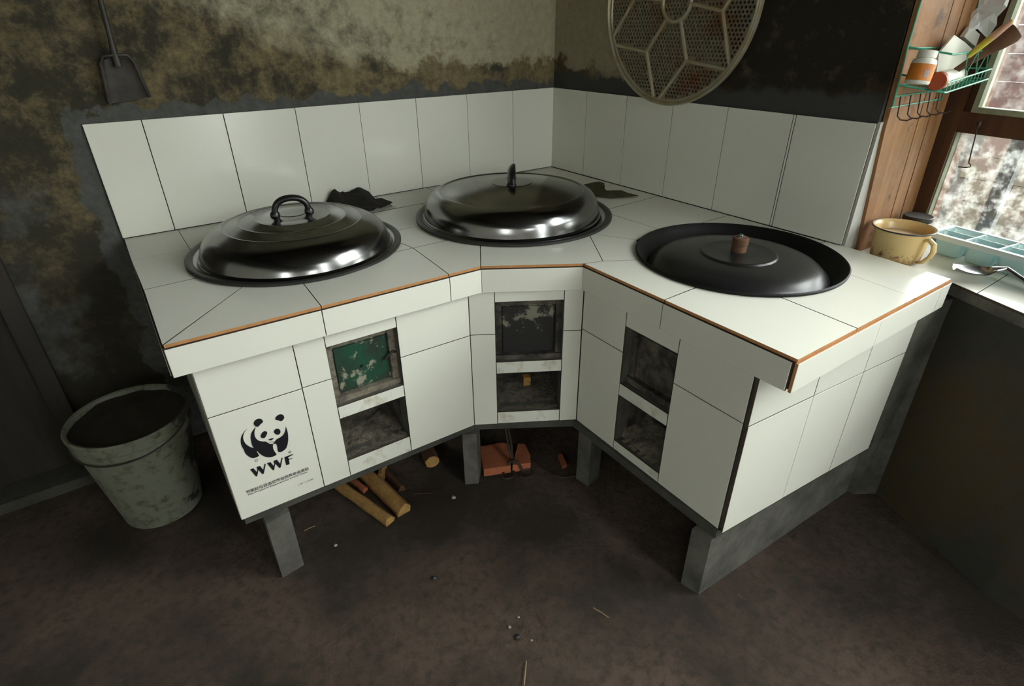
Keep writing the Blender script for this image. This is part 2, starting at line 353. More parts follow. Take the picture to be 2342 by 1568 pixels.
# ---------------------------------------------------------------- the room shell
g = G(); nx, ny = 90, 100     # earth floor with a gentle unevenness
vs = []; fs = []
for j in range(ny+1):
    for i in range(nx+1):
        x = -3.1+4.1*i/nx; y = -4.3+4.5*j/ny; vs.append((x, y, -.004+.004*noise.noise(Vector((x*3, y*3, 0)))))
for j in range(ny):
    for i in range(nx): a = j*(nx+1)+i; fs.append((a, a+1, a+nx+2, a+nx+1))
struct(mesh('floor', vs, fs, 'floor', smooth=True))
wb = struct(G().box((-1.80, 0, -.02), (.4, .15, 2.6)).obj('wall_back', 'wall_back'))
wr = struct(G().box((0, -1.2075, -.02), (.46, 0, 2.6)).obj('wall_right', 'wall_right'))
wl = struct(G().box((-3.2, -2.75, -.02), (-3.0, .15, 2.6)).obj('wall_left', 'wall_far'))
for a, b, z0, z1 in [(-3.75, -2.75, -.02, 1.02), (-3.75, -2.75, 1.72, 2.6), (-4.3, -3.75, -.02, 2.6)]: G().box((-3.2, a, z0), (-3.0, b, z1)).obj('wall_section', 'wall_far', wl)  # gap between the sections is an unseen opening added as fill light
struct(G().box((-3.2, -4.4, 2.6), (.6, .2, 2.7)).obj('ceiling', 'ceilwood'))
# dark plank door and its post at the left end of the back wall
dr = struct(G().box((-2.98, .05, .0), (-1.83, .08, 2.6)).obj('door_1', 'blackwood'))
for i in range(6): G().box((-1.845-.19*(i+1), .028, .01), (-1.845-.19*i-.004, .05, 2.39)).obj('plank', 'blackwood', dr)
struct(G().box((-1.84, -.022, 0), (-1.795, .12, 2.6)).obj('trim_1', 'blackwood'))
struct(G().box((-2.98, -.07, -.01), (-1.80, .05, .028)).obj('trim_2', 'concrete_dark'))
# tiled splashback: 7 whole tiles and one cut tile on the left wall, 5 whole, a sliver and one on the right wall
X_, Y_, Z_ = Vector((1, 0, 0)), Vector((0, 1, 0)), Vector((0, 0, 1))
TB = H+.2998
G().box((-1.5305, -.0045, H-.02), (0, .001, TB-.001)).obj('grout_bed', 'grout', wb)
xs = [0]+[-.2*k for k in range(1, 8)]+[-1.5305]
for a, b in zip(xs[1:], xs): tile([(a, H+.0015), (b-.0055 if b == 0 else b, H+.0015), (b-.0055 if b == 0 else b, TB), (a, TB)], Vector((0, -.0075, 0)), X_, Z_, -Y_, wb, t=.006, g=.0006 if b > -.9 else .0011)
G().box((-.0045, -1.2035, H-.02), (.001, 0, TB-.001)).obj('grout_bed', 'grout', wr)
ys = [-.006, -.2, -.4, -.6, -.8, -1.0, -1.0075, -1.2075]
for a, b in zip(ys[1:], ys): tile([(a, H+.0015), (b, H+.0015), (b, TB), (a, TB)], Vector((-.0075, 0, 0)), Y_, Z_, -X_, wr, t=.006, g=.0006 if b-a > .05 else .0012)
# plaster return and plywood at the end of the right wall
def lx(z, l):        # left edge leans right toward the bottom
    lo, mi, hi = l; return lo+(mi-lo)*(z-.67)/.30 if z < .97 else mi+(hi-mi)*(z-.97)/.27
g = G(); n = 8; fr_ = []
for i in range(n+1):
    z = .64+(.99-.64)*i/n; w = lx(z, (.066, .016, -.01))+.004*noise.noise(Vector((z*40, 0, 0))); fr_.append((z, w))
for (za, wa), (zb_, wb_) in zip(fr_, fr_[1:]): g.hexa([Vector(q) for q in [(-.002, -1.214, za), (wa, -1.214, za), (wa, -1.207, za), (-.002, -1.207, za), (-.002, -1.214, zb_), (wb_, -1.214, zb_), (wb_, -1.207, zb_), (-.002, -1.207, zb_)]])
g.obj('plaster_strip', 'whiteplaster', wr)
for (l, r, d) in [((.062, .012, -.006), (.205, .178, .148), .0), ((.2065, .1795, .1495), (.265, .238, .208), .001), ((.2665, .2395, .2095), (.337, .315, .284), .0025)]:
    for za, zb_ in ((.655, .97), (.97, 2.0)):
        q = []
        for z in (za, zb_):
            zz_ = min(z, 1.6); a = lx(zz_, l); b = lx(zz_, r); q += [Vector((a, -1.222-d, z)), Vector((b, -1.222-d, z)), Vector((b, -1.2105, z)), Vector((a, -1.2105, z))]
        if za < .7: Q = q
        else: G().hexa(Q[:4]+Q[4:]).add(q, [(4, 5, 6, 7), (0, 1, 5, 4), (1, 2, 6, 5), (2, 3, 7, 6), (3, 0, 4, 7)]).obj('board', 'ply', wr)
# ---------------------------------------------------------------- window wall
ZL = .637+SH                    # sill height
e0, e1 = Vector((.039, -1.455, 0)), Vector((-.026, -1.612, 0)); ED = (e1-e0).normalized()
def fe(t): return e0+ED*t         # front edge of the sill; it runs out, then turns parallel to the wall
f0, f1 = fe(-.02), fe(.36); f2 = f1+WE*1.9
def lift(q, z): return Vector((q.x, q.y, z))
ww = struct(G().prism([(q+Vector((.012, 0, 0))).xy for q in (f0, f1, f2)]+[wp(3.4, -.10, 0).xy, wp(-.1, -.10, 0).xy], -.02, ZL-.012).obj('wall_window', 'wall_dark'))
SW = 1.60                       # last window jamb
def wbox(s0, s1, d0, d1, z0, z1, name, mat, parent): return G().hexa([wp(s0, d1, z0), wp(s1, d1, z0), wp(s1, d0, z0), wp(s0, d0, z0), wp(s0, d1, z1), wp(s1, d1, z1), wp(s1, d0, z1), wp(s0, d0, z1)]).obj(name, mat, parent)
wbox(-.05, 3.4, -.10, .0, 2.40, 2.6, 'upper_wall', 'wall_dark', ww); wbox(-.05, .61, -.10, .0, 2.05, 2.41, 'upper_wall', 'wall_dark', ww)
wbox(SW, 3.4, -.10, .0, ZL-.02, 2.41, 'side_wall', 'wall_dark', ww)
# tiled sill, cut round the end of the stove top
sg = G(); P6 = Vector((-.0277, -1.469))
def w2(s, d): p = wp(s, d, 0); return (p.x, p.y)
G().prism([(-.001, -1.213), (.338, -1.213), w2(3.4, 0), f2.xy, f1.xy, e0.xy, (-.024, -1.462)], ZL-.03, ZL-.0065).obj('sill_slab', 'concrete', ww)
def fx(y): return e0.x+ED.x*(y-e0.y)/ED.y if y > f1.y else f1.x+WE.x*(y-f1.y)/WE.y
def bx_(y): return W0.x+WE.x*(y-W0.y)/WE.y-.002
yj = [-1.514-.2*k for k in range(0, 9)]
tile([(.001, -1.213), (.336, -1.215), (bx_(yj[0]), yj[0]), (fx(yj[0])-.002, yj[0]), (e0.x-.001, e0.y-.002), (-.02, -1.462)], Vector((0, 0, ZL)), X_, Y_, Z_, ww, t=.006)
for a, b in zip(yj, yj[1:]): tile([(fx(a)-.002, a), (bx_(a), a), (bx_(b), b), (fx(b)-.002, b)], Vector((0, 0, ZL)), X_, Y_, Z_, ww, t=.006)
# window 1 .. 3: each a casement over a fixed lower pane; frame members are dark wood
def window(n, s0, s1):
    fr = struct(wbox(s0-.055, s0+.002, -.05, .012, ZL-.004, 2.05, 'window_%d' % n, 'darkwood', None))
    wbox(s0, s1, -.05, .010, .944, .994, 'rail', 'darkwood', fr)
    wbox(s0, s1, -.05, .006, 1.99, 2.05, 'head', 'darkwood', fr)
    wbox(s0, s1, -.05, .004, ZL-.004, ZL+.018, 'bottom_rail', 'sash', fr)
    wbox(s0-.001, s0+.004, -.012, .004, ZL+.018, .944, 'bead', 'sash', fr); wbox(s0-.012, s0-.001, -.02, .0135, ZL+.01, .944, 'bead', 'darkwood', fr)
    wbox(s0, s1, -.022, -.018, ZL+.016, .946, 'lower_pane', 'glass', fr)
    u0, u1, z0, z1 = s0+.023, s1-.004, .994, 1.985; w = .013
    cs = wbox(u0, u0+w, -.012, .016, z0, z1, 'casement', 'sash', fr)
    wbox(u1-w, u1, -.012, .016, z0, z1, 'stile', 'sash', cs); wbox(u0+w, u1-w, -.012, .0155, z0, z0+w, 'bottom_bar', 'sash', cs); wbox(u0+w, u1-w, -.012, .0155, z1-w, z1, 'top_bar', 'sash', cs)
    wbox(u0+w-.002, u1-w+.002, -.002, .001, z0+w-.002, z1-w+.002, 'pane', 'glass2', cs)
    wbox(s0+.002, s0+.026, -.05, .0, .99, 2.0, 'inner_jamb', 'darkwood', fr)
    return fr
win1 = window(1, .047, .60)
w_2 = struct(wbox(.600, .630, -.05, .008, ZL-.004, 2.40, 'window_2', 'darkwood', None)); wbox(.63, SW, -.05, .004, 1.12, 1.14, 'bottom_rail', 'sash', w_2); wbox(.63, SW+.01, -.10, .0, ZL-.02, 1.12, 'added_apron', 'wall_far', ww); wbox(.63, SW, -.05, .004, 2.36, 2.40, 'head', 'darkwood', w_2)  # unseen apron under this opening, added to steepen the incoming light
# iron casement stay hanging from the rail
hk = G(); a = wp(.098, .014, .968)
pts = [a, a+Vector((0, 0, -.010))]+[wp(.098+.014*t, .014+.010*t, .956-.078*t) for t in (.25, .5, .75, 1)]
b = pts[-1]; pts += [b+WE*.006+Vector((0, 0, -.004)), b+WE*.007+Vector((0, 0, -.009)), b-WE*.002+Vector((0, 0, -.0125)), b-WE*.020+Vector((0, 0, -.014))]
hk.tube(pts, .0016, 8); hk.tube([a+Vector((0, 0, -.004)), a+Vector((0, 0, .008))], .005, 10)
hook = hk.obj('window_hook', 'darkwire', None, True); tag(hook, 'thin black iron window hook hanging in front of the lower pane', 'hook')
# wall behind the viewer, with two openings that show as highlights on the lids
wf = struct(G().box((-3.1, -4.3, -.02), (-2.42, -4.15, 2.6)).obj('wall_front', 'wall_far'))
for a, b, z0, z1 in [(-2.42, -1.95, -.02, 2.6), (-1.95, -1.75, -.02, 2.6), (-1.75, -1.15, -.02, 1.38), (-1.75, -1.15, 1.66, 2.6), (-1.15, -.7, -.02, 2.6)]: G().box((a, -4.3, z0), (b, -4.15, z1)).obj('wall_section', 'wall_far', wf)
# ---------------------------------------------------------------- tiled stove
K = 1.018                       # the body stands a little further back than the fitted points
st = thing('tiled_stove', 'white tiled corner cooking stove with three fire doors on concrete legs', 'stove', (-.9, -.6, 0))
b2, b3, b4, b5, b6 = [Vector((*q, 0)) for q in [(-1.4929, -.7349), (-.8695, -.7480), (-.6206, -.8991), (-.6308, -1.4015), (-.0725, -1.4489)]]
zb, zr, zt = .2077, .4975, .619
p2, p3, p4, p5, p6 = [Vector((*q, 0)) for q in [(-1.5244, -.7534), (-.8420, -.7688), (-.6313, -.9035), (-.6377, -1.4623), (-.0277, -1.469)]]
FRONT = [(p2, p3), (p3, p4), (p4, p5), (p5, p6), (Vector((-1.527, -.002, 0)), p2)]
W1 = (-1.155, -.361, .2693); W2 = (-.527, -.466, .2986); W3 = (-.288, -1.093, .2500)
DI = [(W1[0], W1[1], W1[2]-.012), (W2[0], W2[1], W2[2]-.012), (W3[0], W3[1], W3[2]-.0015)]
# countertop: concrete slab with three holes, tiles on top
top_out = [(q.x, q.y) for q in inset([(-1.5244, -.001), p2.xy, p3.xy, p4.xy, p5.xy, p6.xy, (-.001, -1.2075), (-.001, -.001)], .0072)]
top_out[-1] = (-.001, -.001); top_out[0] = (top_out[0][0], -.001); top_out[-2] = (-.001, -1.2075)
cut_poly(top_out, DI, H-.068, H-.0075, 'concrete', 'counter_slab', st)
TL = [  # tile outlines on the counter
 [(-1.527, -.004), (-1.527, -.212), (-1.393, -.206), (-1.393, -.004)],
 [(-1.393, -.004), (-1.393, -.206), (-1.19, -.200), (-1.19, -.004)],
 [(-1.19, -.004), (-1.19, -.200), (-.985, -.190), (-.985, -.004)],
 [(-.985, -.004), (-.985, -.190), (-.787, -.181), (-.784, -.004)],
 [(-.784, -.004), (-.787, -.181), (-.585, -.181), (-.585, -.004)],
 [(-.585, -.004), (-.585, -.181), (-.285, -.181), (-.285, -.004)],
 [(-1.527, -.212), (-1.523, -.440), (-1.393, -.434), (-1.393, -.206)],
 [(-1.393, -.206), (-1.393, -.434), (-1.155, -.418), (-1.155, -.198)],
 [(-1.155, -.198), (-1.155, -.418), (-.94, -.393), (-.94, -.188)],
 [(-.94, -.188), (-.94, -.393), (-.70, -.391), (-.70, -.181)],
 [(-.70, -.181), (-.70, -.391), (-.285, -.391), (-.285, -.181)],
 [(-1.523, -.440), (-1.524, -.750), (-1.332, -.546), (-1.155, -.418), (-1.393, -.434)],
 [(-1.524, -.7525), (-1.231, -.760), (-1.220, -.556), (-1.155, -.425), (-1.332, -.546)],
 [(-1.231, -.760), (-.930, -.7665), (-.915, -.553), (-1.220, -.556)],
 [(-1.220, -.556), (-.915, -.553), (-.94, -.393), (-1.155, -.425)],
 [(-.930, -.7665), (-.8420, -.7683), (-.757, -.633), (-.72, -.556), (-.915, -.553)],
 [(-.915, -.553), (-.70, -.556), (-.70, -.391), (-.94, -.393)],
 [(-.8420, -.7683), (-.6313, -.9030), (-.582, -.9195), (-.475, -.754), (-.60, -.600), (-.757, -.633)],
 [(-.582, -.9195), (-.500, -.969), (-.400, -.859), (-.456, -.752), (-.475, -.754)],
 [(-.456, -.752), (-.400, -.859), (-.281, -.830), (-.288, -.600), (-.42, -.60)],
 [(-.285, -.004), (-.285, -.380), (-.008, -.380), (-.008, -.004)],
 [(-.285, -.380), (-.287, -.600), (-.008, -.585), (-.008, -.380)],
 [(-.287, -.600), (-.281, -.865), (-.008, -.865), (-.008, -.585)],
 [(-.6313, -.9045), (-.6345, -1.161), (-.47, -1.157), (-.44, -1.06), (-.500, -.969), (-.582, -.9195)],
 [(-.281, -.865), (-.30, -1.00), (-.30, -1.160), (-.008, -1.165), (-.008, -.865)],
 [(-.6345, -1.161), (-.6377, -1.4623), (-.439, -1.4645), (-.426, -1.291), (-.42, -1.157)],
 [(-.42, -1.157), (-.426, -1.291), (-.439, -1.4645), (-.203, -1.467), (-.185, -1.322), (-.18, -1.162)],
 [(-.18, -1.162), (-.185, -1.322), (-.203, -1.467), (-.0277, -1.469), (-.001, -1.2085), (-.001, -1.165)],
]
for i, p in enumerate(TL):
    p = inset([tuple(q) for q in p], .0010 if i not in (0, 1, 2, 6, 7, 8, 18, 19) else .0007)
    cx = sum(q.x for q in p)/len(p); cut_poly([(q.x, q.y) for q in p], DI, H-.0065, H+random.uniform(-.0003, .0003), ['tile', 'biscuit', 'joint'], 'tile', st, glaze=True)
# fascia tiles round the edge
def face(A, B):
    d = (B-A); L = d.length; U = d/L; return A, U, Vector((U.y, -U.x, 0)), L
ft, fb = H-.0078, .597+SH
def fascia(A, B, cuts, e0_=0, e1_=0):
    O, U, N, L = face(A, B); cs = [e0_]+cuts+[L-e1_]
    for a, b in zip(cs, cs[1:]): tile([(a, fb), (b, fb), (b, ft), (a, ft)], O+N*.0025, U, Z_, N, st, g=.0008, side='biscuit' if A is p5 else 'joint')
U_ = (p3-p2).normalized()
fascia(p2, p3, [(-1.2325-p2.x), (-.9295-p2.x)], 0, 0)
fascia(p3, p4, [], 0, 0)
fascia(p4, p5, [.2565], 0, .0075)
fascia(p5, p6, [.293, .565], 0, 0)
fascia(Vector((-1.5244, -.002, 0)), p2, [.25, .5], 0, .0075)
# tiled body
def facetiles(A, B, rects, smudge=()):
    O, U, N, L = face(A, B); out = []
    for i, (a, b, z0, z1) in enumerate(rects): out.append(tile([(a, z0), (b, z0), (b, z1), (a, z1)], O, U, Z_, N, st, mat='tile_smudge' if i in smudge else 'tile', g=.0009))
    return O, U, N, L, out
L1 = (b3-b2).length
O, U, N, L, out = facetiles(b2, b3, [(.0, .1930, zb, zr), (.0, .1930, zr, zt), (.1930, .2600, zb, zr+.0015), (.1930, .2600, zr+.0015, zt), (.2600, .4280, .5792, zt), (.2600, .4280, .3845, .4184), (.2600, .4280, zb, .2565), (.4280, L1+.0002, zb, .4965), (.4280, L1+.0002, .4965, zt)], (5, 6))
panda = out[0]; panda['label'] = 'tile printed with a black panda emblem and lettering'
FL = [(O, U, N, .2600, .4280)]
L2 = (b4-b3).length
O2, U2, N2, _, _o = facetiles(b3, b4, [(.0, .0655, zb, zr), (.0, .0655, zr, zt), (.2420, L2, zb, .4990), (.2420, L2, .4990, zt), (.0655, .2420, .5880, zt), (.0655, .2420, .3755, .4120), (.0655, .2420, zb+.001, .2480)], (5, 6))
FL.append((O2, U2, N2, .0655, .2420))
L3 = (b5-b4).length
O3, U3, N3, _, _o = facetiles(b4, b5, [(.0005, .1515, zb, .5035), (.0005, .1515, .5035, zt), (.1515, .3100, .5752, zt), (.1515, .3100, .3810, .4158), (.1515, .3100, zb, .2360), (.3100, L3-.012, zb, .5015), (.3100, L3-.012, .5015, zt)], (3, 4))
FL.append((O3, U3, N3, .1515, .3100))
O4, U4, N4, L4 = face(b5, b6)
def s4(u, v):      # pixel to (s, z) on the end face
    d = ray(u, v); t = (O4-CO).dot(N4)/d.dot(N4); q = CO+d*t; return (q-O4).dot(U4), q.z
c1b, c1t = s4(1785.8, 1146), s4(1872, 880); c2b, c2t = s4(1896, 1074.5), s4(1999, 786)
sA, sB = (c1b[0]+s4(1859.5, 918)[0])/2, (c2b[0]+s4(1973, 860.5)[0])/2; zz = zr+.004
facetiles(b5, b6, [(0, sA, zb-.002, zz), (0, sA, zz, zt), (sA, sB, zb-.002, zz), (sA, sB, zz, zt), (sB, L4, zb-.002, zz), (sB, L4, zz, zt)])
facetiles(Vector((-1.4929, -.002, 0)), b2, [(0, .27, zb, zr), (.27, .54, zb, zr), (.54, .7275, zb, zr), (0, .27, zr, zt), (.27, .54, zr, zt), (.54, .7275, zr, zt)])
# core behind the tiles: piers, lintels and cavities
opens = [(.5792, .4184, .3845, .2565), (.5880, .4120, .3755, .2480), (.5752, .4158, .3810, .2360)]
core = G()
def fbox(F, a, b, d0, d1, z0, z1, gg, m=0):
    O, U, N = F[0], F[1], F[2]; q = []
    for z in (z0, z1):
        for (s, d) in ((a, d0), (b, d0), (b, d1), (a, d1)): p = O+U*s-N*d; q.append(Vector((p.x, p.y, z)))
    gg.hexa(q, m)
tb = .0068
for F, LL, (t1, t0, u1, u0) in zip(FL, (L1, L2, L3), opens):
    a, b = F[3], F[4]
    fbox(F, .008 if LL != L1 else .007, a, tb, .045, zb, zt, core); fbox(F, b, LL-.008, tb, .045, zb, zt, core)
    fbox(F, a, b, tb, .045, t1, zt, core); fbox(F, a, b, tb, .16, u1, t0, core); fbox(F, a, b, tb, .045, zb, u0, core)
fbox((O4, U4, N4), .0065, L4, tb, .045, zb, zt, core)
core.box((-1.4860, -.70, zb), (-1.44, -.002, zt))
core.obj('core_wall', 'concrete', st)
cement = G(); cement.hexa([Vector((-.01, -1.440, -.004)), Vector((.08, -1.50, -.004)), Vector((.10, -1.36, -.004)), Vector((-.02, -1.36, -.004)), b6+Vector((-.002, .006, zt)), Vector((.052, -1.470, zt)), Vector((.06, -1.36, zt)), Vector((-.10, -1.36, zt))]); cement.obj('cement_fillet', 'concrete', st)
for i, (F, (t1, t0, u1, u0)) in enumerate(zip(FL, opens)):
    a, b = F[3], F[4]; O, U, N = F[:3]
    cav = G()     # ash pit lining: floor, sides, back, ceiling
    D = .26; th = .012
    fbox(F, a-th, b+th, .045, D, u0-.03, u0-.012, cav); fbox(F, a-th, a+.001, .045, D, u0-.012, u1, cav); fbox(F, b-.001, b+th, .045, D, u0-.012, u1, cav); fbox(F, a, b, D-.01, D+.02, u0-.012, u1, cav)
    cav.obj('ash_pit', 'soot', st)
    vs = []; fs = []; n = 16       # ash bed
    for jj in range(n+1):
        for ii in range(n+1):
            s = a+.001+(b-a-.002)*ii/n; d = .010+(D-.022)*jj/n; p = O+U*s-N*d
            slope = (.05, .020, .035)[i]*max(0, jj/n-.1)+(.03 if i == 2 else 0)*(1-ii/n)
            h = u0-.002+slope*(.6+.5*noise.noise(Vector((s*30, d*30, i))))+.006*noise.noise(Vector((s*90, d*90, 3+i)))
            if jj < 2: h = u0+.0005+(.002 if i < 2 else .012*(1-ii/n))*noise.noise(Vector((s*120, 1, i)))
            vs.append((p.x, p.y, h))
    for jj in range(n):
        for ii in range(n): k_ = jj*(n+1)+ii; fs.append((k_, k_+1, k_+n+2, k_+n+1))
    o = mesh('ash_bed', vs, fs, 'ash', st, True); o['kind'] = 'stuff'
    # fire door: concrete surround, plate, rim, handle
    fr = G(); w = .017; dp = (.030, .026, .034)[i]
    fbox(F, a, a+w, dp-.006, dp+.02, t0, t1, fr); fbox(F, b-w, b, dp-.010, dp+.02, t0, t1, fr); fbox(F, a, b, dp-.008, dp+.02, t1-.018, t1, fr); fbox(F, a, b, dp-.016, dp+.02, t0, t0+.015, fr)
    fr.obj('door_surround', 'soot' if i else 'ash', st)
    dg = G(); fbox(F, a+w+.001, b-w-.001, dp, dp+.008, t0+.016, t1-.019, dg)
    fbox(F, a+w+.004, b-w-.006, dp-.003, dp, t0+.020, t1-.024, dg)
    door = dg.obj('fire_door', ['greendoor', 'blackdoor', 'soot'][i], st); door['label'] = ['worn green painted metal fire door', 'charred black fire door with bare grey patch', 'soot black fire door'][i]
    if i == 0:
        p = O+U*(b-w-.004)-N*(dp-.010); z = .505
        G().tube([p+Vector((0, 0, z-.012))-U*.012, p+Vector((0, 0, z))+N*.004, p+U*.010+Vector((0, 0, z+.006))+N*.004, p+U*.018+Vector((0, 0, z))], .0032, 8).obj('latch', 'blackmetal', door, True)
        p = O+U*((a+b)/2-.004)-N*(dp-.004); hb = G(); hb.lathe([(0, 0), (.0035, 0), (.0035, .002), (0, .002)], 12, c=(p.x, p.y, .492), rot=Matrix.Rotation(math.pi/2, 3, 'X')); hb.obj('rivet_hole', 'black', door)
    # back lining above the door (dark firebox)
    bx = G(); fbox(F, a, b, dp+.02, dp+.05, t0, t1, bx); bx.obj('firebox_lining', 'soot', st)
# concrete deck under the body and its supports
deck = [(-1.484, -.003), (-1.486, -.727), (-.868, -.739), (-.628, -.8935), (-.637, -1.392), (-.03, -1.443), (.035, -1.43), (.0, -1.21), (-.002, -.003)]
G().prism(deck, zb-.023, zb-.001).obj('deck_slab', 'concrete_dark', st)
def leg(pts, name='leg', taper=0):
    g = G(); n = len(pts); c = sum((Vector(p) for p in pts), Vector((0, 0)))/n; lo = [c+(Vector(p)-c)*(1+taper) for p in pts]
    g.add([(q.x, q.y, -.004) for q in lo]+[(p[0], p[1], zb-.023) for p in pts], [tuple(range(n-1, -1, -1)), tuple(range(n, 2*n))]+[(i, (i+1) % n, n+(i+1) % n, n+i) for i in range(n)])
    return g.obj(name, 'concrete', st)
la, lb = at(646, 1319, 'z', 0), at(695, 1289, 'z', 0)
leg([(la.x, la.y), (lb.x, lb.y), (lb.x+.004, lb.y+.13), (la.x+.004, la.y+.13)])
ma, mb = at(1064, 1105, 'z', 0), at(1092, 1104, 'z', 0)
leg([(ma.x, ma.y), (mb.x+.004, mb.y), (mb.x+.040, mb.y+.040), (ma.x+.036, ma.y+.045)])
leg([(-.622, -.915), (-.614, -.960), (-.560, -.950), (-.568, -.905)])
ra = at(1598, 1357, 'z', 0); rl = at(1560, 1343, 'z', 0)
leg([(ra.x, ra.y), (.03, -1.424), (.03, -1.33), (rl.x+.01, rl.y+.012)])
# printed emblem and lettering on the first tile
POLY = dict(
 ear1=[(78.6,239.6),(79.9,242.2),(83.0,245.8),(87.4,247.9),(92.0,247.1),(95.7,244.2),(97.7,237.9),(97.2,235.6),(94.9,233.8),(92.2,232.5),(89.4,230.8),(86.9,228.1),(84.1,228.6),(81.5,230.2),(79.5,234.2)],
 ear2=[(121.4,232.6),(122.5,235.1),(125.5,238.8),(129.9,240.9),(134.3,240.3),(138.2,237.7),(140.2,233.6),(140.2,228.5),(138.3,225.5),(134.7,222.7),(131.6,222.1),(129.2,225.1),(126.2,227.7),(122.6,229.7)],
 eye1=[(85.2,203.6),(86.6,206.8),(90.4,210.8),(94.2,212.3),(97.4,211.1),(99.5,207.3),(99.5,204.0),(96.4,199.7),(93.0,195.4),(89.4,194.9),(86.4,196.7),(84.8,200.0)],
 eye2=[(111.9,202.1),(113.5,205.3),(116.5,207.7),(120.6,207.8),(124.0,204.9),(125.9,199.5),(125.4,195.2),(122.7,191.2),(118.6,190.8),(115.5,193.3),(113.3,196.9)],
 nose=[(96.8,187.5),(101.0,188.4),(108.2,187.3),(109.1,185.2),(105.0,183.6),(102.2,182.6),(100.6,184.4),(97.5,186.1)],
 hind=[(65.2,232.0),(61.6,230.6),(57.0,227.1),(52.0,221.8),(47.8,215.0),(45.4,207.3),(44.4,197.6),(45.5,189.3),(46.6,183.6),(46.5,177.1),(48.5,168.9),(51.8,162.0),(55.5,156.5),(60.7,153.5),(66.5,153.2),(71.3,154.7),(71.4,157.4),(70.5,162.5),(69.0,168.8),(68.2,174.2),(65.8,178.7),(62.2,182.6),(56.9,188.9),(53.0,197.2),(51.4,206.9),(52.2,215.4),(55.8,223.9),(60.7,229.1)],
 body=[(81.8,229.4),(78.0,227.4),(73.3,223.3),(68.4,216.7),(65.5,207.8),(64.5,196.8),(64.4,187.8),(65.8,178.7),(66.2,173.9),(69.0,168.8),(70.8,168.3),(73.2,161.1),(77.4,153.0),(83.7,145.1),(90.8,140.4),(98.8,139.5),(104.0,140.2),(106.3,142.5),(103.9,149.8),(102.2,158.7),(102.9,166.4),(105.1,172.3),(99.9,174.2),(97.4,176.3),(96.0,179.2),(93.6,182.1),(91.8,185.2),(85.0,188.2),(79.2,193.0),(75.7,199.2),(74.1,207.6),(75.0,216.1),(77.7,223.7)],
 arm=[(138.2,207.3),(139.1,199.3),(139.6,189.9),(138.3,177.2),(135.7,165.1),(131.8,154.9),(128.0,148.7),(122.6,145.2),(116.1,143.7),(112.2,145.0),(109.8,148.2),(110.6,154.5),(111.6,162.1),(111.1,168.4),(109.4,170.9),(105.2,172.2),(104.2,172.9),(106.1,174.7),(108.3,175.7),(112.5,180.9),(117.7,181.7),(124.1,183.3),(129.9,186.5),(134.9,193.4),(137.3,200.2)],
 mouth=[(96.5,179.0),(101.1,179.5),(106.9,178.3),(109.3,176.5),(106.6,177.1),(100.9,178.5)],
 w1=[(46.6,128.6),(53.9,128.3),(58.1,114.7),(60.5,121.2),(60.1,128.5),(67.5,128.4),(71.4,114.7),(77.5,129.1),(79.8,127.6),(70.7,104.7),(68.3,103.1),(66.9,105.4),(62.2,118.9),(57.0,105.2),(54.6,103.5),(53.3,105.8)],
 f=[(119.5,127.2),(138.0,127.5),(139.1,125.0),(127.4,123.2),(127.6,118.0),(135.4,117.2),(135.6,115.3),(127.6,115.2),(126.8,103.4),(119.2,103.4)],
 w2=[(82.0,128.3),(89.6,128.1),(94.1,114.2),(96.5,120.8),(96.0,128.2),(103.7,128.1),(107.9,114.2),(113.9,128.8),(116.3,127.3),(107.3,104.1),(104.8,102.6),(103.3,104.8),(98.3,118.5),(93.1,104.6),(90.7,102.9),(89.3,105.2)],
)
def on_tile(x, z, d=.0009): return b2+FL[0][1]*(x/1000)+FL[0][2]*d+Vector((0, 0, zb+z/1000))
def smooth_poly(p, it=2):
    for _ in range(it):
        q = []
        for i in range(len(p)):
            a, b = Vector(p[i]), Vector(p[(i+1) % len(p)]); q += [a*.75+b*.25, a*.25+b*.75]
        p = q
    return p
def print_poly(polys, gg):
    for p in polys:
        P = [Vector(q) for q in p]; n = len(P); vs, es, fs, *_ = delaunay_2d_cdt(P, [(i, (i+1) % n) for i in range(n)], [], 1, 1e-6)
        A = [on_tile(v.x*1.018, v.y*1.018) for v in vs]; gg.add(A, [tuple(f) for f in fs])
em = G(); print_poly([smooth_poly(POLY[k_]) for k_ in ('ear1', 'ear2', 'eye1', 'eye2', 'nose')]+[POLY[k_] if k_ == 'mouth' else smooth_poly(POLY[k_], 1) for k_ in ('hind', 'body', 'arm', 'mouth')], em)
em.obj('panda_emblem', 'black', panda)
lt = G(); print_poly([POLY['w1'], POLY['w2'], POLY['f']], lt); lt.obj('large_letters', 'black', panda)
def text(body, x0, z0, x1, size, name, center=False, bold=0):
    cu = bpy.data.curves.new('t', 'FONT'); cu.body = body; cu.size = size; cu.offset = bold; cu.resolution_u = 2
    o = bpy.data.objects.new('t', cu); COL.objects.link(o); dg = bpy.context.evaluated_depsgraph_get(); dg.update()
    me = bpy.data.meshes.new_from_object(o.evaluated_get(dg)); bpy.data.objects.remove(o)
    xsv = [v.co.x for v in me.vertices]
    if not xsv: return
    mn, mx = min(xsv), max(xsv); sc = ((x1-x0)/1000)/(mx-mn)
    vs = [on_tile(x0, z0)+FL[0][1]*((v.co.x-mn)*sc)+Vector((0, 0, v.co.y)) for v in me.vertices]
    fs = [tuple(p.vertices) for p in me.polygons]; mesh(name, vs, fs, 'black', panda)
text('节柴灶项目由世界自然基金会资助', 26, 69.5, 166.5, .0100, 'chinese_lettering', bold=.00012)
text('This Project is Supported by WWF China', 27, 62.8, 162.5, .0050, 'small_lettering', bold=.0001)
text('二零一三年制', 134, 35.0, 171, .0058, 'date_lettering')
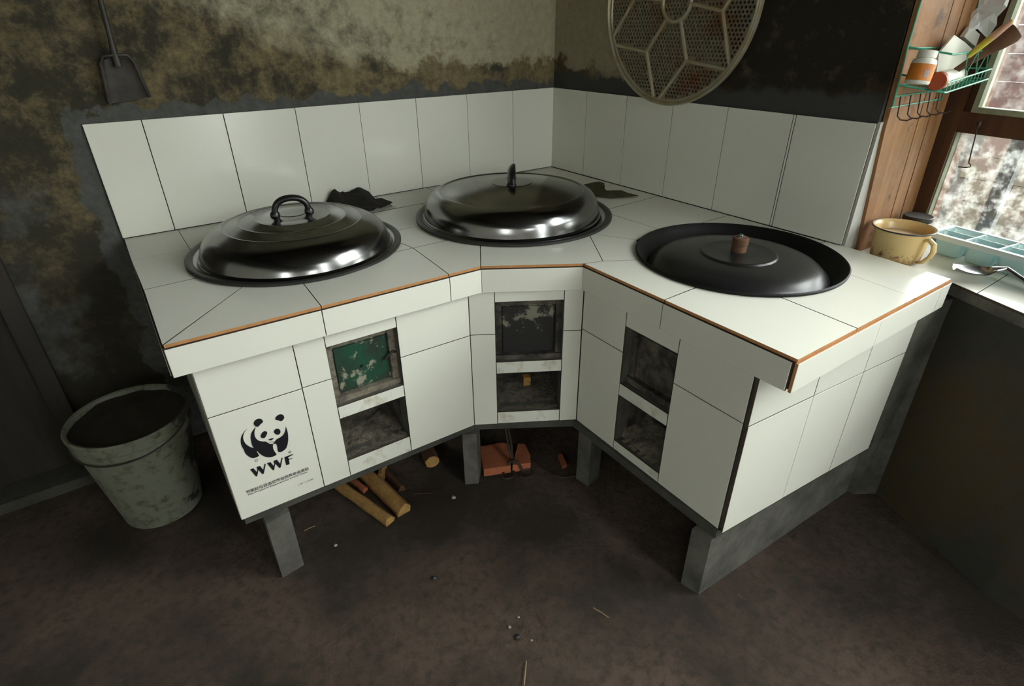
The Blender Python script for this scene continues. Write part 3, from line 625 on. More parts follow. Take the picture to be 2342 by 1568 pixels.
text('©', 60.5, 144.2, 68.5, .0102, 'copyright_mark'); text('®', 132, 134.3, 139.5, .0098, 'registered_mark')
# ---------------------------------------------------------------- woks
def wok(c, prof, label, mats, wob=0):
    t = thing('wok', label, 'wok', (c[0], c[1], H), None)
    b = G().lathe(prof, 96, (c[0], c[1], H), wob=wob).obj('bowl', mats, t, True, 50)
    return t
R1, R2, R3 = W1[2], W2[2], W3[2]
def rimprof(R, w, zt_, inner):
    return [(R, .0012), (R+.0005, zt_-.002), (R-.002, zt_), (R-w*.5, zt_), (R-w, zt_-.003)]+inner
w1_ = wok(W1, rimprof(R1, .016, .009, [(R1-.022, .000), (R1-.030, -.012), (.19, -.045), (.12, -.075), (0, -.088)])+[(0, -.092), (.12, -.079), (.19, -.050), (R1-.034, -.014), (R1-.018, .0012), (R1, .0012)], 'large black iron wok with thick rim under the left lid', 'ironworn', .006)
w2_ = wok(W2, rimprof(R2, .018, .010, [(R2-.026, .0005), (R2-.036, -.012), (.21, -.048), (.13, -.078), (0, -.09)])+[(0, -.094), (.13, -.082), (.21, -.052), (R2-.040, -.014), (R2-.02, .0012), (R2, .0012)], 'largest black iron wok under the middle lid in the corner', 'ironworn', .003)
w3_ = wok(W3, [(R3, .0012), (R3+.001, .006), (R3-.002, .0085), (R3-.006, .006), (.238, -.008), (.226, -.020), (.214, -.034), (.18, -.062), (.12, -.092), (0, -.105), (0, -.109), (.12, -.096), (.18, -.066), (.218, -.036), (.235, -.014), (.2465, .0012), (R3, .0012)], 'black iron wok sunk into the right arm of the stove', 'iron', .0015)
# bright steel ring standing in for the reflection inside the first two woks
for wk, W_, a in ((w1_, W1, R1-.0165), (w2_, W2, R2-.019)):
    G().lathe([(a, .0045), (a-.002, .0060), (a-.014, .0010), (a-.016, -.0045), (a-.012, -.002), (a, .0045)], 96, (W_[0], W_[1], H)).obj('reflection_ring', 'steel', wk, True)
# ---------------------------------------------------------------- lids
def arch(c, z, ux, w, h, r, gg, flat=1.0, rs=None):
    pts = []
    for i in range(19):
        a = math.pi*(i/18); x = -math.cos(a)*w*(1-.12*abs(math.cos(a))); zz = h*math.sin(a)**.75 if math.sin(a) > 0 else 0
        pts.append(Vector((c[0], c[1], z))+ux*x+Vector((0, 0, zz)))
    gg.tube(pts, r, 12, flat=flat, up=Vector((0, 0, 1)))
def lid(c, z0, prof, label, mat, seg=128):
    t = thing('wok_lid', label, 'lid', (c[0], c[1], z0))
    p = prof+[(r*1.0 if r == 0 else r-.0012, z-.0018) for r, z in reversed(prof)]
    G().lathe(p, seg, (c[0], c[1], z0)).obj('dome', mat, t, True, 28); return t
# left lid
def ring(p, r, z, w=.003, h=.0012): p += [(r+w, z), (r+w*.4, z+h), (r-w*.4, z+h), (r-w, z+h*.4)]
C1 = (W1[0]-.002, W1[1]-.013); z1 = H+.0052
pr1 = [(.2400, 0), (.2400, .0035), (.2365, .007), (.2345, .014), (.2305, .026), (.2235, .039), (.213, .0505), (.200, .0590), (.186, .0655)]
for r, z in ((.170, .0700), (.132, .0780), (.092, .0840)): ring(pr1, r, z)
pr1 += [(.062, .0870), (.034, .0885), (.033, .0895), (0, .0900)]
l1 = lid(C1, z1, pr1, 'domed steel wok lid on the left with loop handle seen broadside', 'lid')
hg = G(); ux = Vector((.985, -.17, 0)).normalized(); arch(C1, z1+.0865, ux, .047, .041, .0080, hg, 1.15)
for sgn in (-1, 1):
    q = Vector((C1[0], C1[1], z1+.0885))+ux*(.0415*sgn); hg.lathe([(0, -.003), (.012, -.003), (.012, .004), (.009, .009), (0, .010)], 20, q)
hd = hg.obj('handle', 'bakelite', l1, True); hd['label'] = 'black loop handle'
# middle lid
C2 = (W2[0]-.006, W2[1]+.002); z2 = H+.0055
pr2 = [(.2690, 0), (.2695, .003), (.2665, .0060), (.2650, .014), (.2625, .030), (.2565, .046), (.246, .0600), (.232, .0700), (.219, .0745), (.2155, .0745), (.2135, .0730), (.207, .0730), (.19, .0770), (.15, .0840), (.10, .0905), (.062, .0940), (.060, .0955), (0, .0970)]
l2 = lid(C2, z2, pr2, 'wide stepped steel wok lid in the corner with handle seen edge on', 'lid')
hg = G(); ux = Vector((.58, .81, 0)).normalized(); arch(C2, z2+.0925, ux, .047, .041, .0085, hg, 1.9)
for sgn in (-1, 1):
    q = Vector((C2[0], C2[1], z2+.0950))+ux*(.042*sgn); hg.lathe([(0, -.003), (.015, -.003), (.015, .003), (.011, .008), (0, .009)], 20, q)
hd = hg.obj('handle', 'bakelite', l2, True); hd['label'] = 'black loop handle'
# right lid, dropped inside its wok
C3 = (-.303, -1.103); z3 = H-.0270
pr3 = [(.2130, 0), (.2135, .002), (.211, .0045), (.2045, .009), (.197, .017), (.187, .0245), (.172, .0310), (.15, .0360), (.12, .0395), (.092, .0410), (.0885, .0445), (.0845, .0455), (.080, .0445), (.04, .0460), (0, .0465)]
l3 = lid(C3, z3, pr3, 'flat black enamel lid with wooden knob sunk inside the right wok', 'enamel_black')
kz = z3+.046; kb = G().lathe([(0, 0), (.0175, 0), (.018, .012), (.0165, .0145), (.0165, .0165), (.0190, .018), (.0195, .033), (.017, .036), (0, .037)], 28, (C3[0], C3[1], kz)).obj('knob', 'bark', l3, True, 35)
G().lathe([(0, .036), (.0085, .036), (.0085, .039), (.005, .040), (.005, .043), (0, .044)], 6, (C3[0]-.001, C3[1], kz)).obj('screw', 'steel', kb)
# ---------------------------------------------------------------- rags on the counter
def rag(name, pts, mat, label, cat, amp, zb_=H, seed=0, folds=None, n=22):
    # pts: outline polygon, filled with a crumpled grid
    P = [Vector(p) for p in pts]; xs_ = [p.x for p in P]; ys_ = [p.y for p in P]; grid = list(P); ed = [(i, (i+1) % len(P)) for i in range(len(P))]
    for i in range(n):
        for j in range(n):
            q = Vector((min(xs_)+(max(xs_)-min(xs_))*(i+.5)/n, min(ys_)+(max(ys_)-min(ys_))*(j+.5)/n)); c = False; k2 = len(P)-1
            for m in range(len(P)):
                if (P[m].y > q.y) != (P[k2].y > q.y) and q.x < (P[k2].x-P[m].x)*(q.y-P[m].y)/(P[k2].y-P[m].y)+P[m].x: c = not c
                k2 = m
            if c: grid.append(q)
    vs, es, fs, *_ = delaunay_2d_cdt(grid, ed, [], 1, 1e-6); V = []
    for v in vs:
        b = abs(noise.noise(Vector((v.x*22+seed, v.y*22, 2))))*amp+abs(noise.noise(Vector((v.x*55, v.y*55+seed, 5))))*amp*.45
        for (fx, fy, fr, fh) in (folds or []): b += fh*max(0, 1-math.hypot(v.x-fx, v.y-fy)/fr)
        V.append(Vector((v.x, v.y, zb_+.0025+b)))
    n_ = len(V); F = [tuple(f) for f in fs]; e2 = {}
    for f in F:
        for i in range(len(f)): e2[(f[i], f[(i+1) % len(f)])] = 1
    sd = [(a, b) for a, b in e2 if (b, a) not in e2]; V2 = V+[v-Vector((0, 0, .0018)) for v in V]
    o = mesh(name, V2, F+[tuple(n_+i for i in reversed(f)) for f in F]+[(a, n_+a, n_+b, b) for a, b in sd], mat, None, True, sharp=60)
    return tag(o, label, cat)
rag('rag', [(-.955, -.012), (-.90, -.010), (-.855, -.018), (-.82, -.012), (-.800, -.045), (-.778, -.105), (-.781, -.140), (-.81, -.158), (-.842, -.165), (-.872, -.185), (-.93, -.13)], 'ragdark', 'crumpled dark green rag on the counter behind the left lid', 'cloth', .024, seed=3, folds=[(-.90, -.03, .05, .030), (-.845, -.04, .045, .034), (-.93, -.03, .03, .02)])
rag('dry_leaf', [(-.085, -.335), (-.062, -.378), (-.095, -.415), (-.110, -.440), (-.085, -.470), (-.078, -.510), (-.066, -.548), (-.115, -.540), (-.163, -.515), (-.20, -.44), (-.20, -.37), (-.14, -.33)], 'leaf', 'dark dried leaf scrap on the counter behind the middle lid', 'scrap', .006, seed=9, folds=[(-.075, -.365, .05, .014), (-.09, -.49, .04, .008)], n=16)
# ---------------------------------------------------------------- round perforated steamer tray on the right wall
SC = Vector((-.579, 1.233+SH)); SR = .2806; sx_ = -.020
sv = thing('steaming_rack', 'large round perforated aluminium steaming rack hanging on the sooty wall', 'rack', (0, SC.x, SC.y-SR))
def sp(r, a, d=0):   # polar on the disc, angle from picture right, up positive
    a = math.radians(a); return Vector((sx_-d, SC.x-r*math.cos(a), SC.y+r*math.sin(a)))
segs = []
Ys = [(60, 0), (0, 0)]
spokes = [-124.5, -66, -8, 52, 112, 176]
for i, a in enumerate(spokes):
    segs += [((.052, a*.0+a), (.165, a-2))]
vert = [a-2 for a in spokes]
ends = [(-154, -101), (-96, -40), (-37, 22), (24, 80), (84, 140), (145, 200)]
for a, (e_0, e_1) in zip(vert, ends): segs += [((.165, a), (.264, e_0)), ((.165, a), (.264, e_1))]
def pol(q): return Vector((q[0]*math.cos(math.radians(q[1])), q[0]*math.sin(math.radians(q[1]))))
S2 = [(pol(a), pol(b)) for a, b in segs]
def dseg(p, a, b):
    t = max(0, min(1, (p-a).dot(b-a)/(b-a).length_squared)); return (p-a-(b-a)*t).length
pl = G(); pit = .0122; hr = .0042; rowsn = int(.27/(pit*.866))
for j in range(-rowsn, rowsn+1):
    for i in range(-24, 25):
        c = Vector((i*pit+(j % 2)*pit/2, j*pit*.866)); R_ = c.length
        if R_ > .268: continue
        solid = R_ > .2575 or abs(R_-.052) < .009 or any(dseg(c, a, b) < .0085 for a, b in S2)
        o_ = []; ap = pit/2; cr = ap/math.cos(math.pi/6)
        for k_ in range(12):
            a = math.pi/6*k_+math.pi/2; rr = cr if k_ % 2 == 0 else ap; q = c+Vector((math.cos(a), math.sin(a)))*rr; o_.append(Vector((sx_, SC.x-q.x, SC.y+q.y)))
        if solid: pl.add(o_, [tuple(range(12))])
        else:
            i_ = [Vector((sx_, SC.x-(c.x+hr*math.cos(math.pi/6*k_+math.pi/2)), SC.y+c.y+hr*math.sin(math.pi/6*k_+math.pi/2))) for k_ in range(12)]
            i2 = [v+Vector((.0045, 0, 0)) for v in i_]
            pl.add(o_+i_+i2, [(k_, (k_+1) % 12, 12+(k_+1) % 12, 12+k_) for k_ in range(12)]+[(12+k_, 12+(k_+1) % 12, 24+(k_+1) % 12, 24+k_) for k_ in range(12)])
plate = pl.obj('perforated_plate', 'alu', sv)
rb = G()
for a, b in S2: rb = G(); rb.tube([Vector((sx_-.001, SC.x-a.x, SC.y+a.y)), Vector((sx_-.001, SC.x-b.x, SC.y+b.y))], .0052, 8); rb.obj('rib', 'alurib', sv, True)
def circ3(r, d, tr, gg, n=96): gg.tube([sp(r, 360*i/n, d) for i in range(n)], tr, 8, closed=True)
g = G(); circ3(.052, .001, .0052, g, 40); g.obj('hub_ring', 'alurib', sv, True)
rt = Matrix.Rotation(-math.pi/2, 3, 'Y')
g = G().lathe([(.262, .000), (.2635, .004), (.266, .005), (.268, .002), (.271, .001), (.2735, .006), (.277, .009), (.2795, .008), (.2806, .003), (.2800, -.006), (.2790, -.006), (.279, .002), (.272, -.0035), (.262, -.002), (.262, 0)], 128, (sx_, SC.x, SC.y), rot=rt); g.obj('rim', 'alurib', sv, True)
g = G(); g.tube([(-.001, SC.x, SC.y+SR-.03), (-.032, SC.x, SC.y+SR-.016), (-.034, SC.x, SC.y+SR+.0)], .003, 8)
tag(g.obj('nail', 'darkwire', None, True), 'iron nail that the round steaming rack hangs from', 'nail')
# ---------------------------------------------------------------- black ash shovel on the back wall
def bk(u, v, d): return at(u, v, 'y', -d)
sh = thing('ash_shovel', 'soot-blackened metal shovel hanging upside down above the white splashback', 'shovel', (-1.41, -.02, 1.03))
tl, tr_, br, bl = bk(228, 134, .03), bk(300, 128, .03), bk(343, 222, .018), bk(251, 238, .018)
n = 10; vs = []; fs = []
for j in range(n+1):
    for i in range(n+1):
        u, v = i/n, j/n; p = (tl*(1-u)+tr_*u)*(1-v)+(bl*(1-u)+br*u)*v
        rnd = (1-v)**3*.010*(abs(2*u-1)**3); p = p+Vector((0, .010*(1-abs(2*u-1)**4)*(1-.3*v), -rnd)); vs.append(p)
for j in range(n):
    for i in range(n): a = j*(n+1)+i; fs.append((a, a+1, a+n+2, a+n+1))
m_ = len(vs); vs2 = vs+[v+Vector((0, .0015, 0)) for v in vs]; mesh('blade', vs2, fs+[tuple(m_+i for i in reversed(f)) for f in fs], 'blackmetal', sh, True)
G().tube([bl, (bl+tl)/2, tl+(bl-tl)*.12, tl+(tr_-tl)*.12+Vector((0, 0, .004)), (tl+tr_)/2+Vector((0, 0, .005)), tr_-(tr_-tl)*.12+Vector((0, 0, .003)), tr_+(br-tr_)*.12, (br+tr_)/2, br], .0042, 8).obj('raised_edge', 'blackmetal', sh, True)
ha = (tl+tr_)/2+Vector((0, .004, .0)); hb_ = bk(214, -60, .03); G().tube([ha-Vector((0, 0, .02)), ha+Vector((0, 0, .01)), ha*.8+hb_*.2, hb_], [.010, .0085, .0062, .0062], 12).obj('handle', 'blackmetal', sh, True)
g = G(); e = hb_+Vector((0, -.004, .0)); g.tube([e+Vector((0, .028, .0)), e+Vector((0, .010, 0)), e+Vector((0, -.008, .008))], .003, 8); tag(g.obj('nail', 'darkwire', None, True), 'nail above the black shovel on the back wall', 'nail')
# ---------------------------------------------------------------- bucket
bc = Vector((-1.652, -.300, 0)); bu = thing('slop_bucket', 'grimy white plastic bucket standing in the dark left of the stove', 'bucket', bc)
zr_ = .300+SH
G().lathe([(0, .002), (.094, .002), (.099, .006), (.132, zr_-.055), (.138, zr_-.052), (.139, zr_-.036), (.1355, zr_-.034), (.1365, zr_-.018), (.1425, zr_-.016), (.1435, zr_-.004), (.140, zr_), (.134, zr_-.002), (.130, zr_-.05), (.096, .010), (0, .008)], 72, bc, wob=.01).obj('shell', 'bucket', bu, True, 30)
vs = []; fs = []; n = 24
vs.append(bc+Vector((0, 0, zr_-.014)))
for j in range(1, 9):
    for i in range(n):
        a = 2*math.pi*i/n; r = .1335*j/8; vs.append(bc+Vector((r*math.cos(a), r*math.sin(a), zr_-.014+.010*noise.noise(Vector((r*25*math.cos(a), r*25*math.sin(a), 0))))))
for i in range(n): fs.append((0, 1+i, 1+(i+1) % n))
for j in range(7):
    for i in range(n): a = 1+j*n; fs.append((a+i, a+n+i, a+n+(i+1) % n, a+(i+1) % n))
o = mesh('slops', vs, fs, 'filth', bu, True)
g = G(); g.tube([bc+Vector((.1405*math.cos(a), .1405*math.sin(a), zr_-.028-.05*math.sin((a-2.6)/(math.pi)*math.pi)*.6)) for a in [2.6+math.pi*i/24 for i in range(25)]], .0022, 8); g.obj('bail_handle', 'blackmetal', bu, True)
# ---------------------------------------------------------------- firewood and odds and ends on the floor
def stick(a, b, w, h, label, mat='fire', seed=0, rnd=False, z=0, cat='firewood', name='firewood_stick'):
    a, b = Vector(a), Vector(b); d = (b-a); d.normalize(); s = Vector((-d.y, d.x, 0)).normalized(); up = s.cross(d)*-1 if s.cross(d).z < 0 else s.cross(d); up = Vector((0, 0, 1)); N_ = 9; rr = random.Random(seed)
    prof = [(math.cos(2*math.pi*i/10)*w/2, math.sin(2*math.pi*i/10)*h/2) for i in range(10)] if rnd else [(-w/2, -h/2), (w*.42, -h/2), (w/2, h*.05), (w*.18, h/2), (-w*.30, h*.42), (-w/2, h*.0)]
    vs = []; m = len(prof)
    for j in range(N_):
        t = j/(N_-1); c = a+(b-a)*t+Vector((0, 0, h/2+z)); k_ = 1+rr.uniform(-.07, .07)
        for (x, y) in prof: vs.append(c+s*(x*k_+rr.uniform(-.001, .001))+up*(y*(1+rr.uniform(-.05, .05)) if y > -h*.45 else y)+d*(rr.uniform(-.004, .004) if j in (0, N_-1) else 0))
    fs = [tuple(range(m-1, -1, -1)), tuple((N_-1)*m+i for i in range(m))]+[(j*m+i, j*m+(i+1) % m, (j+1)*m+(i+1) % m, (j+1)*m+i) for j in range(N_-1) for i in range(m)]
    o = mesh(name, vs, fs, mat); return tag(o, label, cat)
F0 = lambda u, v: at(u, v, 'z', 0)
def f3(u, v, z=0): return tuple(at(u, v, 'z', z))[:2]+(0,)
stick(f3(770, 1108), f3(893, 1196), .030, .022, 'pale split stick nearest the left stove leg', seed=1)
stick(f3(835, 1085), f3(926, 1175), .040, .034, 'thickest blunt-ended split log under the left fire door', seed=2)
stick(f3(796, 1093), f3(836, 1124), .020, .016, 'short reddish stick between the two pale split logs', 'brick', seed=3)
stick(f3(868, 1068), f3(921, 1122), .020, .018, 'thin orange-brown stick right of the thickest log', 'bark', seed=4)
stick(f3(880, 1062), f3(872, 1098), .022, .030, 'small yellow wood chip standing behind the split logs', seed=6)
stick(f3(965, 1010), f3(990, 1068), .046, .046, 'round log whose cut yellow end faces out by the middle leg', 'bark', seed=5, rnd=True)
g = G(); a = Vector(f3(990, 1069)); bdir = (a-Vector(f3(965, 1010))).normalized()
# cut face of the round log
ang = math.atan2(bdir.y, bdir.x); rtm = Matrix.Rotation(ang, 3, 'Z') @ Matrix.Rotation(math.pi/2, 3, 'Y'); g.lathe([(0, .0035), (.019, .0035), (.0215, .001), (.0215, -.006), (0, -.006)], 14, a+Vector((0, 0, .023)), rot=rtm, wob=.12)
o = g.obj('cut_end', 'fire'); logo = [x for x in bpy.data.objects if x.get('label', '').startswith('round log')][0]; o.parent = logo
# broken roof tile pieces
def slab(q, h, name, mat, label, cat, z=0):
    g = G(); n = len(q); g.add([(x, y, z) for x, y in q]+[(x+.001, y, z+h) for x, y in q], [tuple(range(n-1, -1, -1)), tuple(range(n, 2*n))]+[(i, (i+1) % n, n+(i+1) % n, n+i) for i in range(n)])
    o = g.obj(name, mat); return tag(o, label, cat)
q2 = lambda u, v, z=.045: tuple(at(u, v, 'z', z))[:2]
slab([q2(1107, 1089, .0), q2(1168, 1080, 0), q2(1166, 1022, .02), q2(1150, 1016, .02), q2(1094, 1026, .02)], .028, 'brick', 'brick', 'larger piece of orange brick on the floor under the middle fire door', 'brick')
slab([q2(1172, 1079, 0), q2(1213, 1074, .0), q2(1212, 1045, .02), q2(1200, 1020, .02), q2(1184, 1018, .02)], .028, 'brick', 'brick', 'smaller orange brick piece right of the larger one, behind the tongs', 'brick')
slab([q2(1276, 1046, 0), q2(1285, 1044, 0), q2(1296, 1068, 0), q2(1286, 1072, 0)], .012, 'brick_chip', 'brick', 'thin red brick chip near the right middle leg', 'brick')
# fire tongs lying with their ring grips toward the viewer
tg = thing('fire_tongs', 'black iron fire tongs with two ring grips lying by the orange bricks', 'tongs', F0(1172, 1060))
rc1, rc2, jn = F0(1163, 1087), F0(1206, 1084), at(1172, 1052, 'z', .040)
for rc, sg_ in ((rc1, -1), (rc2, 1)):
    g = G(); loop = []
    for i in range(26):
        a = math.pi*2*i/26; loop.append(Vector((rc.x+.021*math.cos(a), rc.y+.017*math.sin(a), .0045)))
    g.tube(loop, .0028, 8, closed=True); g.obj('grip', 'darkwire', tg, True)
    st0 = Vector((rc.x+(.006*-sg_), rc.y+.017, .006)); G().tube([st0, (st0+jn)/2+Vector((0, 0, .014)), jn, jn+Vector((.012+.006*sg_, .03, .030)), jn+Vector((.03+.004*sg_, .075, .075))], .0042, 8).obj('arm', 'darkwire', tg, True)
G().lathe([(0, -.006), (.008, -.006), (.008, .006), (0, .006)], 12, jn).obj('pivot', 'darkwire', tg, True)
wa = [F0(1215, 1050), F0(1240, 1068), F0(1262, 1086), F0(1290, 1094), F0(1320, 1088)]
g = G(); g.tube([p+Vector((0, 0, .003)) for p in wa], .0018, 6); tag(g.obj('wire', 'darkwire', None, True), 'thin black wire curving over the floor right of the bricks', 'wire')
# yellow block inside the middle ash pit
bp_ = FL[1][0]+FL[1][1]*.160-FL[1][2]*.13; wbk = G().box((-.011, -.009, 0), (.011, .009, .030), mat=Matrix.Translation(bp_+Vector((0, 0, .254))) @ Matrix.Rotation(-.45, 4, 'Z') @ Matrix.Rotation(.12, 4, 'X')).obj('wood_block', 'fire'); tag(wbk, 'small yellow wood block inside the ash opening under the middle fire door', 'wood block')
# straws and crumbs
for i, (u, v, du, dv, lab) in enumerate([(1357, 1390, 36, 23, 'pale straw on the floor before the right stove leg'), (1204, 1512, -5, 55, 'yellow straw upright near the bottom edge of the floor'), (1226, 1400, 28, 36, 'dark twig lying left of the pale straw'), (945, 1130, 42, -2, 'thin brown twig right of the split logs'), (695, 1215, 25, -12, 'short straw right of the left stove leg'), (505, 1425, 40, 4, 'brown twig on the floor below the left stove leg')]):
    a, b = F0(u, v), F0(u+du, v+dv); g = G(); g.tube([a+Vector((0, 0, .0015)), (a+b)/2+Vector((0, 0, .003)), b+Vector((0, 0, .0015))], .0011, 6); tag(g.obj('straw', 'straw' if i in (0, 1, 4) else 'bark', None, True), lab, 'straw')
for i, (u, v, r, lab) in enumerate([(1166, 1434, .0035, 'larger white crumb on the open floor'), (1186, 1411, .0028, 'white crumb just above the larger one'), (1216, 1464, .0026, 'white crumb right of the larger one'), (1038, 1138, .006, 'pale wood chip on the floor left of the bricks'), (768, 1247, .0045, 'yellow chip on the floor right of the left stove leg'), (992, 1322, .006, 'black lump of charcoal on the open floor'), (1183, 1456, .006, 'black coal crumb beside the white crumbs')]):
    c = F0(u, v); g = G(); g.lathe([(0, 0), (r, .0005), (r*1.1, r*.5), (r*.5, r), (0, r*1.05)], 8, c, wob=.4); tag(g.obj('crumb', 'tan' if i < 5 else 'black'), lab, 'crumb')
# ---------------------------------------------------------------- things on the sill
mc = Vector((.095, -1.288, ZL)); mu = thing('enamel_mug', 'chipped cream enamel mug with rust round its base on the window sill', 'mug', mc)
mc.x = .088; mc.y = -1.302
mu.location = mc
G().lathe([(0, .003), (.050, .003), (.056, .008), (.060, .045), (.0625, .080), (.068, .0845), (.0705, .0855), (.070, .0875), (.066, .0870), (.0610, .081), (.0585, .045), (.0545, .010), (0, .007)], 72, mc).obj('body', 'enamel', mu, True, 45)
g = G(); g.tube([mc+Vector((.0700*math.cos(2*math.pi*i/64), .0700*math.sin(2*math.pi*i/64), .0860)) for i in range(64)], .0018, 8, closed=True); g.obj('rim', 'bluerim', mu, True)
g = G().lathe([(0, .064), (.059, .064), (.0592, .0645), (0, .0655)], 48, mc); mk = g.obj('milky_liquid', 'milk', mu, True)
hd_ = Vector((-.30, -.95, 0)).normalized(); hd_ = Vector((-.945*.75+.814*.66, -.325*.75-.58*.66, 0)).normalized()
g = G(); P = [(.058, .068), (.072, .074), (.086, .066), (.090, .050), (.086, .034), (.074, .018), (.060, .012)]
g.tube([mc+hd_*r+Vector((0, 0, z)) for r, z in P], [.004, .005, .0055, .0055, .0055, .005, .004], 10, flat=1.5, up=(0, 0, 1)); g.obj('handle', 'enamel', mu, True)
jc = Vector((.248, -1.272, ZL)); ja_ = thing('glass_jar', 'short glass jar with dark metal lid behind the enamel mug', 'jar', jc)
G().lathe([(0, 0), (.034, 0), (.036, .006), (.036, .060), (.032, .068), (0, .068)], 40, jc).obj('body', 'jar', ja_, True)
G().lathe([(0, .066), (.035, .066), (.036, .069), (.036, .078), (.034, .080), (.030, .0785), (0, .0785)], 40, jc).obj('lid', 'blackmetal', ja_, True, 30)
# pale blue tray with cups hanging below the rim
tr0 = (atw(2120, 520, .11)-W0).dot(WE)
ty = thing('ice_tray', 'pale blue plastic tray with deep cups along the window sill', 'tray', wp(.25, .10, ZL))
ts0, ts1, td0, td1, tz = .130, .735, .014, .116, ZL+.056
nC, nR = 8, 2; cw = (ts1-ts0-.012)/nC; cd = (td1-td0-.010)/nR
g = G()
def cup(s0, s1, d0, d1, zt_, zb_, gg, r=.010, tp=.005, n=4):
    rings = []
    for z, ins, rr in ((zt_, 0, r), (zb_+.008, tp, r), (zb_+.002, tp+.003, r), (zb_, tp+.008, r*.8)):
        ring_ = []
        for (cs, cd_, a0) in ((s1-ins-rr, d1-ins-rr, 0), (s0+ins+rr, d1-ins-rr, 90), (s0+ins+rr, d0+ins+rr, 180), (s1-ins-rr, d0+ins+rr, 270)):
            for i in range(n+1): a = math.radians(a0+90*i/n); ring_.append(wp(cs+rr*math.cos(a), cd_+rr*math.sin(a), z))
        rings.append(ring_)
    m = len(rings[0]); vs = [v for r_ in rings for v in r_]; fs = [(j*m+i, j*m+(i+1) % m, (j+1)*m+(i+1) % m, (j+1)*m+i) for j in range(len(rings)-1) for i in range(m)]+[tuple((len(rings)-1)*m+i for i in range(m))]
    gg.add(vs, fs)
for i in range(nC):
    for j in range(nR):
        g = G(); a = ts0+.006+cw*i; b = td0+.005+cd*j; cup(a+.002, a+cw-.002, b+.001, b+cd-.001, tz-.001, ZL+.001, g); g.obj('cup', 'aqua', ty, True)
g = G()
def wquad(s0, s1, d0, d1, z0, z1): g.hexa([wp(s0, d1, z0), wp(s1, d1, z0), wp(s1, d0, z0), wp(s0, d0, z0), wp(s0, d1, z1), wp(s1, d1, z1), wp(s1, d0, z1), wp(s0, d0, z1)])
wquad(ts0-.006, ts1+.006, td0-.006, td0+.004, tz-.003, tz+.001); wquad(ts0-.006, ts1+.006, td1-.004, td1+.008, tz-.003, tz+.001); wquad(ts0-.006, ts0+.006, td0, td1, tz-.003, tz+.001); wquad(ts1-.006, ts1+.006, td0, td1, tz-.003, tz+.001)
wquad(ts0, ts1, td1+.005, td1+.008, tz-.012, tz-.001)
for i in range(1, nC): wquad(ts0+.006+cw*i-.002, ts0+.006+cw*i+.002, td0, td1, tz-.003, tz)
wquad(ts0, ts1, td0+.005+cd-.001, td0+.005+cd+.001, tz-.003, tz)
g.obj('rim', 'aquarim', ty)
# steel ladle with a bent handle
la0, la1, la2 = at(2176, 626, 'z', ZL+.006), at(2298, 619, 'z', ZL+.026), at(2345, 650, 'z', ZL+.012)
ld = thing('rice_paddle', 'shiny steel spatula spoon lying before the pale blue tray', 'spoon', (la0.x, la0.y, ZL))
ax_ = (la1-la0); ax_.z = 0; Lb = ax_.length*.86; ax_.normalize(); sd_ = Vector((-ax_.y, ax_.x, 0))
vs = []; fs = []; n = 16; m = 8
for j in range(n+1):
    t = j/n; w = .030*math.sin(math.pi*min(1, .08+t*.80))**.6*(1 if t < .75 else 1-.55*(t-.75)/.25)
    for i in range(m+1):
        u = 2*i/m-1; vs.append(la0*(1)+ax_*Lb*t+sd_*w*u+Vector((0, 0, (.004+.010*u*u+.006*(2*t-1)**2+.012*max(0, t-.7)))))
for j in range(n):
    for i in range(m): a = j*(m+1)+i; fs.append((a, a+1, a+m+2, a+m+1))
q_ = len(vs); o = mesh('bowl', vs+[v+Vector((0, 0, .0012)) for v in vs], fs+[tuple(q_+i for i in reversed(f)) for f in fs], 'steel', ld, True)
hp = la0+ax_*Lb+Vector((0, 0, .022)); hp2 = hp+ax_*.018+Vector((0, 0, .003)); G().tube([hp-ax_*.012-Vector((0, 0, .003)), hp, hp2, la2+Vector((0, 0, .006)), la2+(la2-hp2)*.8+Vector((0, 0, .002))], [.008, .0075, .006, .006, .008], 12, flat=1.4, up=(0, 0, 1)).obj('handle', 'steel', ld, True)
# ---------------------------------------------------------------- green wire rack on the plywood
rk = thing('wire_rack', 'green coated wire shelf rack with hooks fixed to the plywood by the window', 'rack', (.14, -1.225, 1.06))
yb, yf = -1.2275, -1.300
def pz(x, z): return Vector((x, yb, z+SH))
TLx, TLz, Tcx, Tcz = .000, 1.126, .039, 1.112
bk_ = G(); xr = .292
for pts in ([pz(-.020, 1.55), pz(-.013, 1.126), pz(.000, 1.003)], [pz(xr, 1.55), pz(xr, 1.118), pz(xr-.03, 1.00)], [pz(-.004, 1.026), pz(xr-.03, 1.026)], [pz(-.008, 1.003), pz(xr-.03, 1.004)], [pz(-.010, 1.124), pz(xr, 1.118)], [pz(-.003, 1.050), pz(xr-.01, 1.052)]):
    bk_.tube(pts, .0019, 8)
bk_.obj('back_frame', 'greenwire', rk, True)
def fz(x, z): return Vector((x, yf, z+SH))
for nm, zl_, zc_, zr2, xl, xc in (('upper_rail', 1.126, 1.112, 1.118, -.012, .039), ('middle_rail', 1.071, 1.055, 1.074, -.003, .055), ('lower_rail', 1.050, 1.035, 1.052, .0, .066)):
    g = G(); g.tube([pz(xl, zl_), fz(xc-.008, zc_+.001), fz(xc+.004, zc_), fz(xr+.0, zr2), fz(xr+.006, zr2)+Vector((0, .006, 0)), pz(xr+.004, zr2)], .0021, 8); g.obj(nm, 'greenwire', rk, True)
g = G()      # zigzag guard wires and floor wires
zx = [.115, .145, .175, .205, .235, .265]
for i, (a, b) in enumerate(zip(zx, zx[1:])): g.tube([fz(a, 1.114 if i % 2 == 0 else 1.066), fz(b, 1.066 if i % 2 == 0 else 1.116)], .0012, 6)
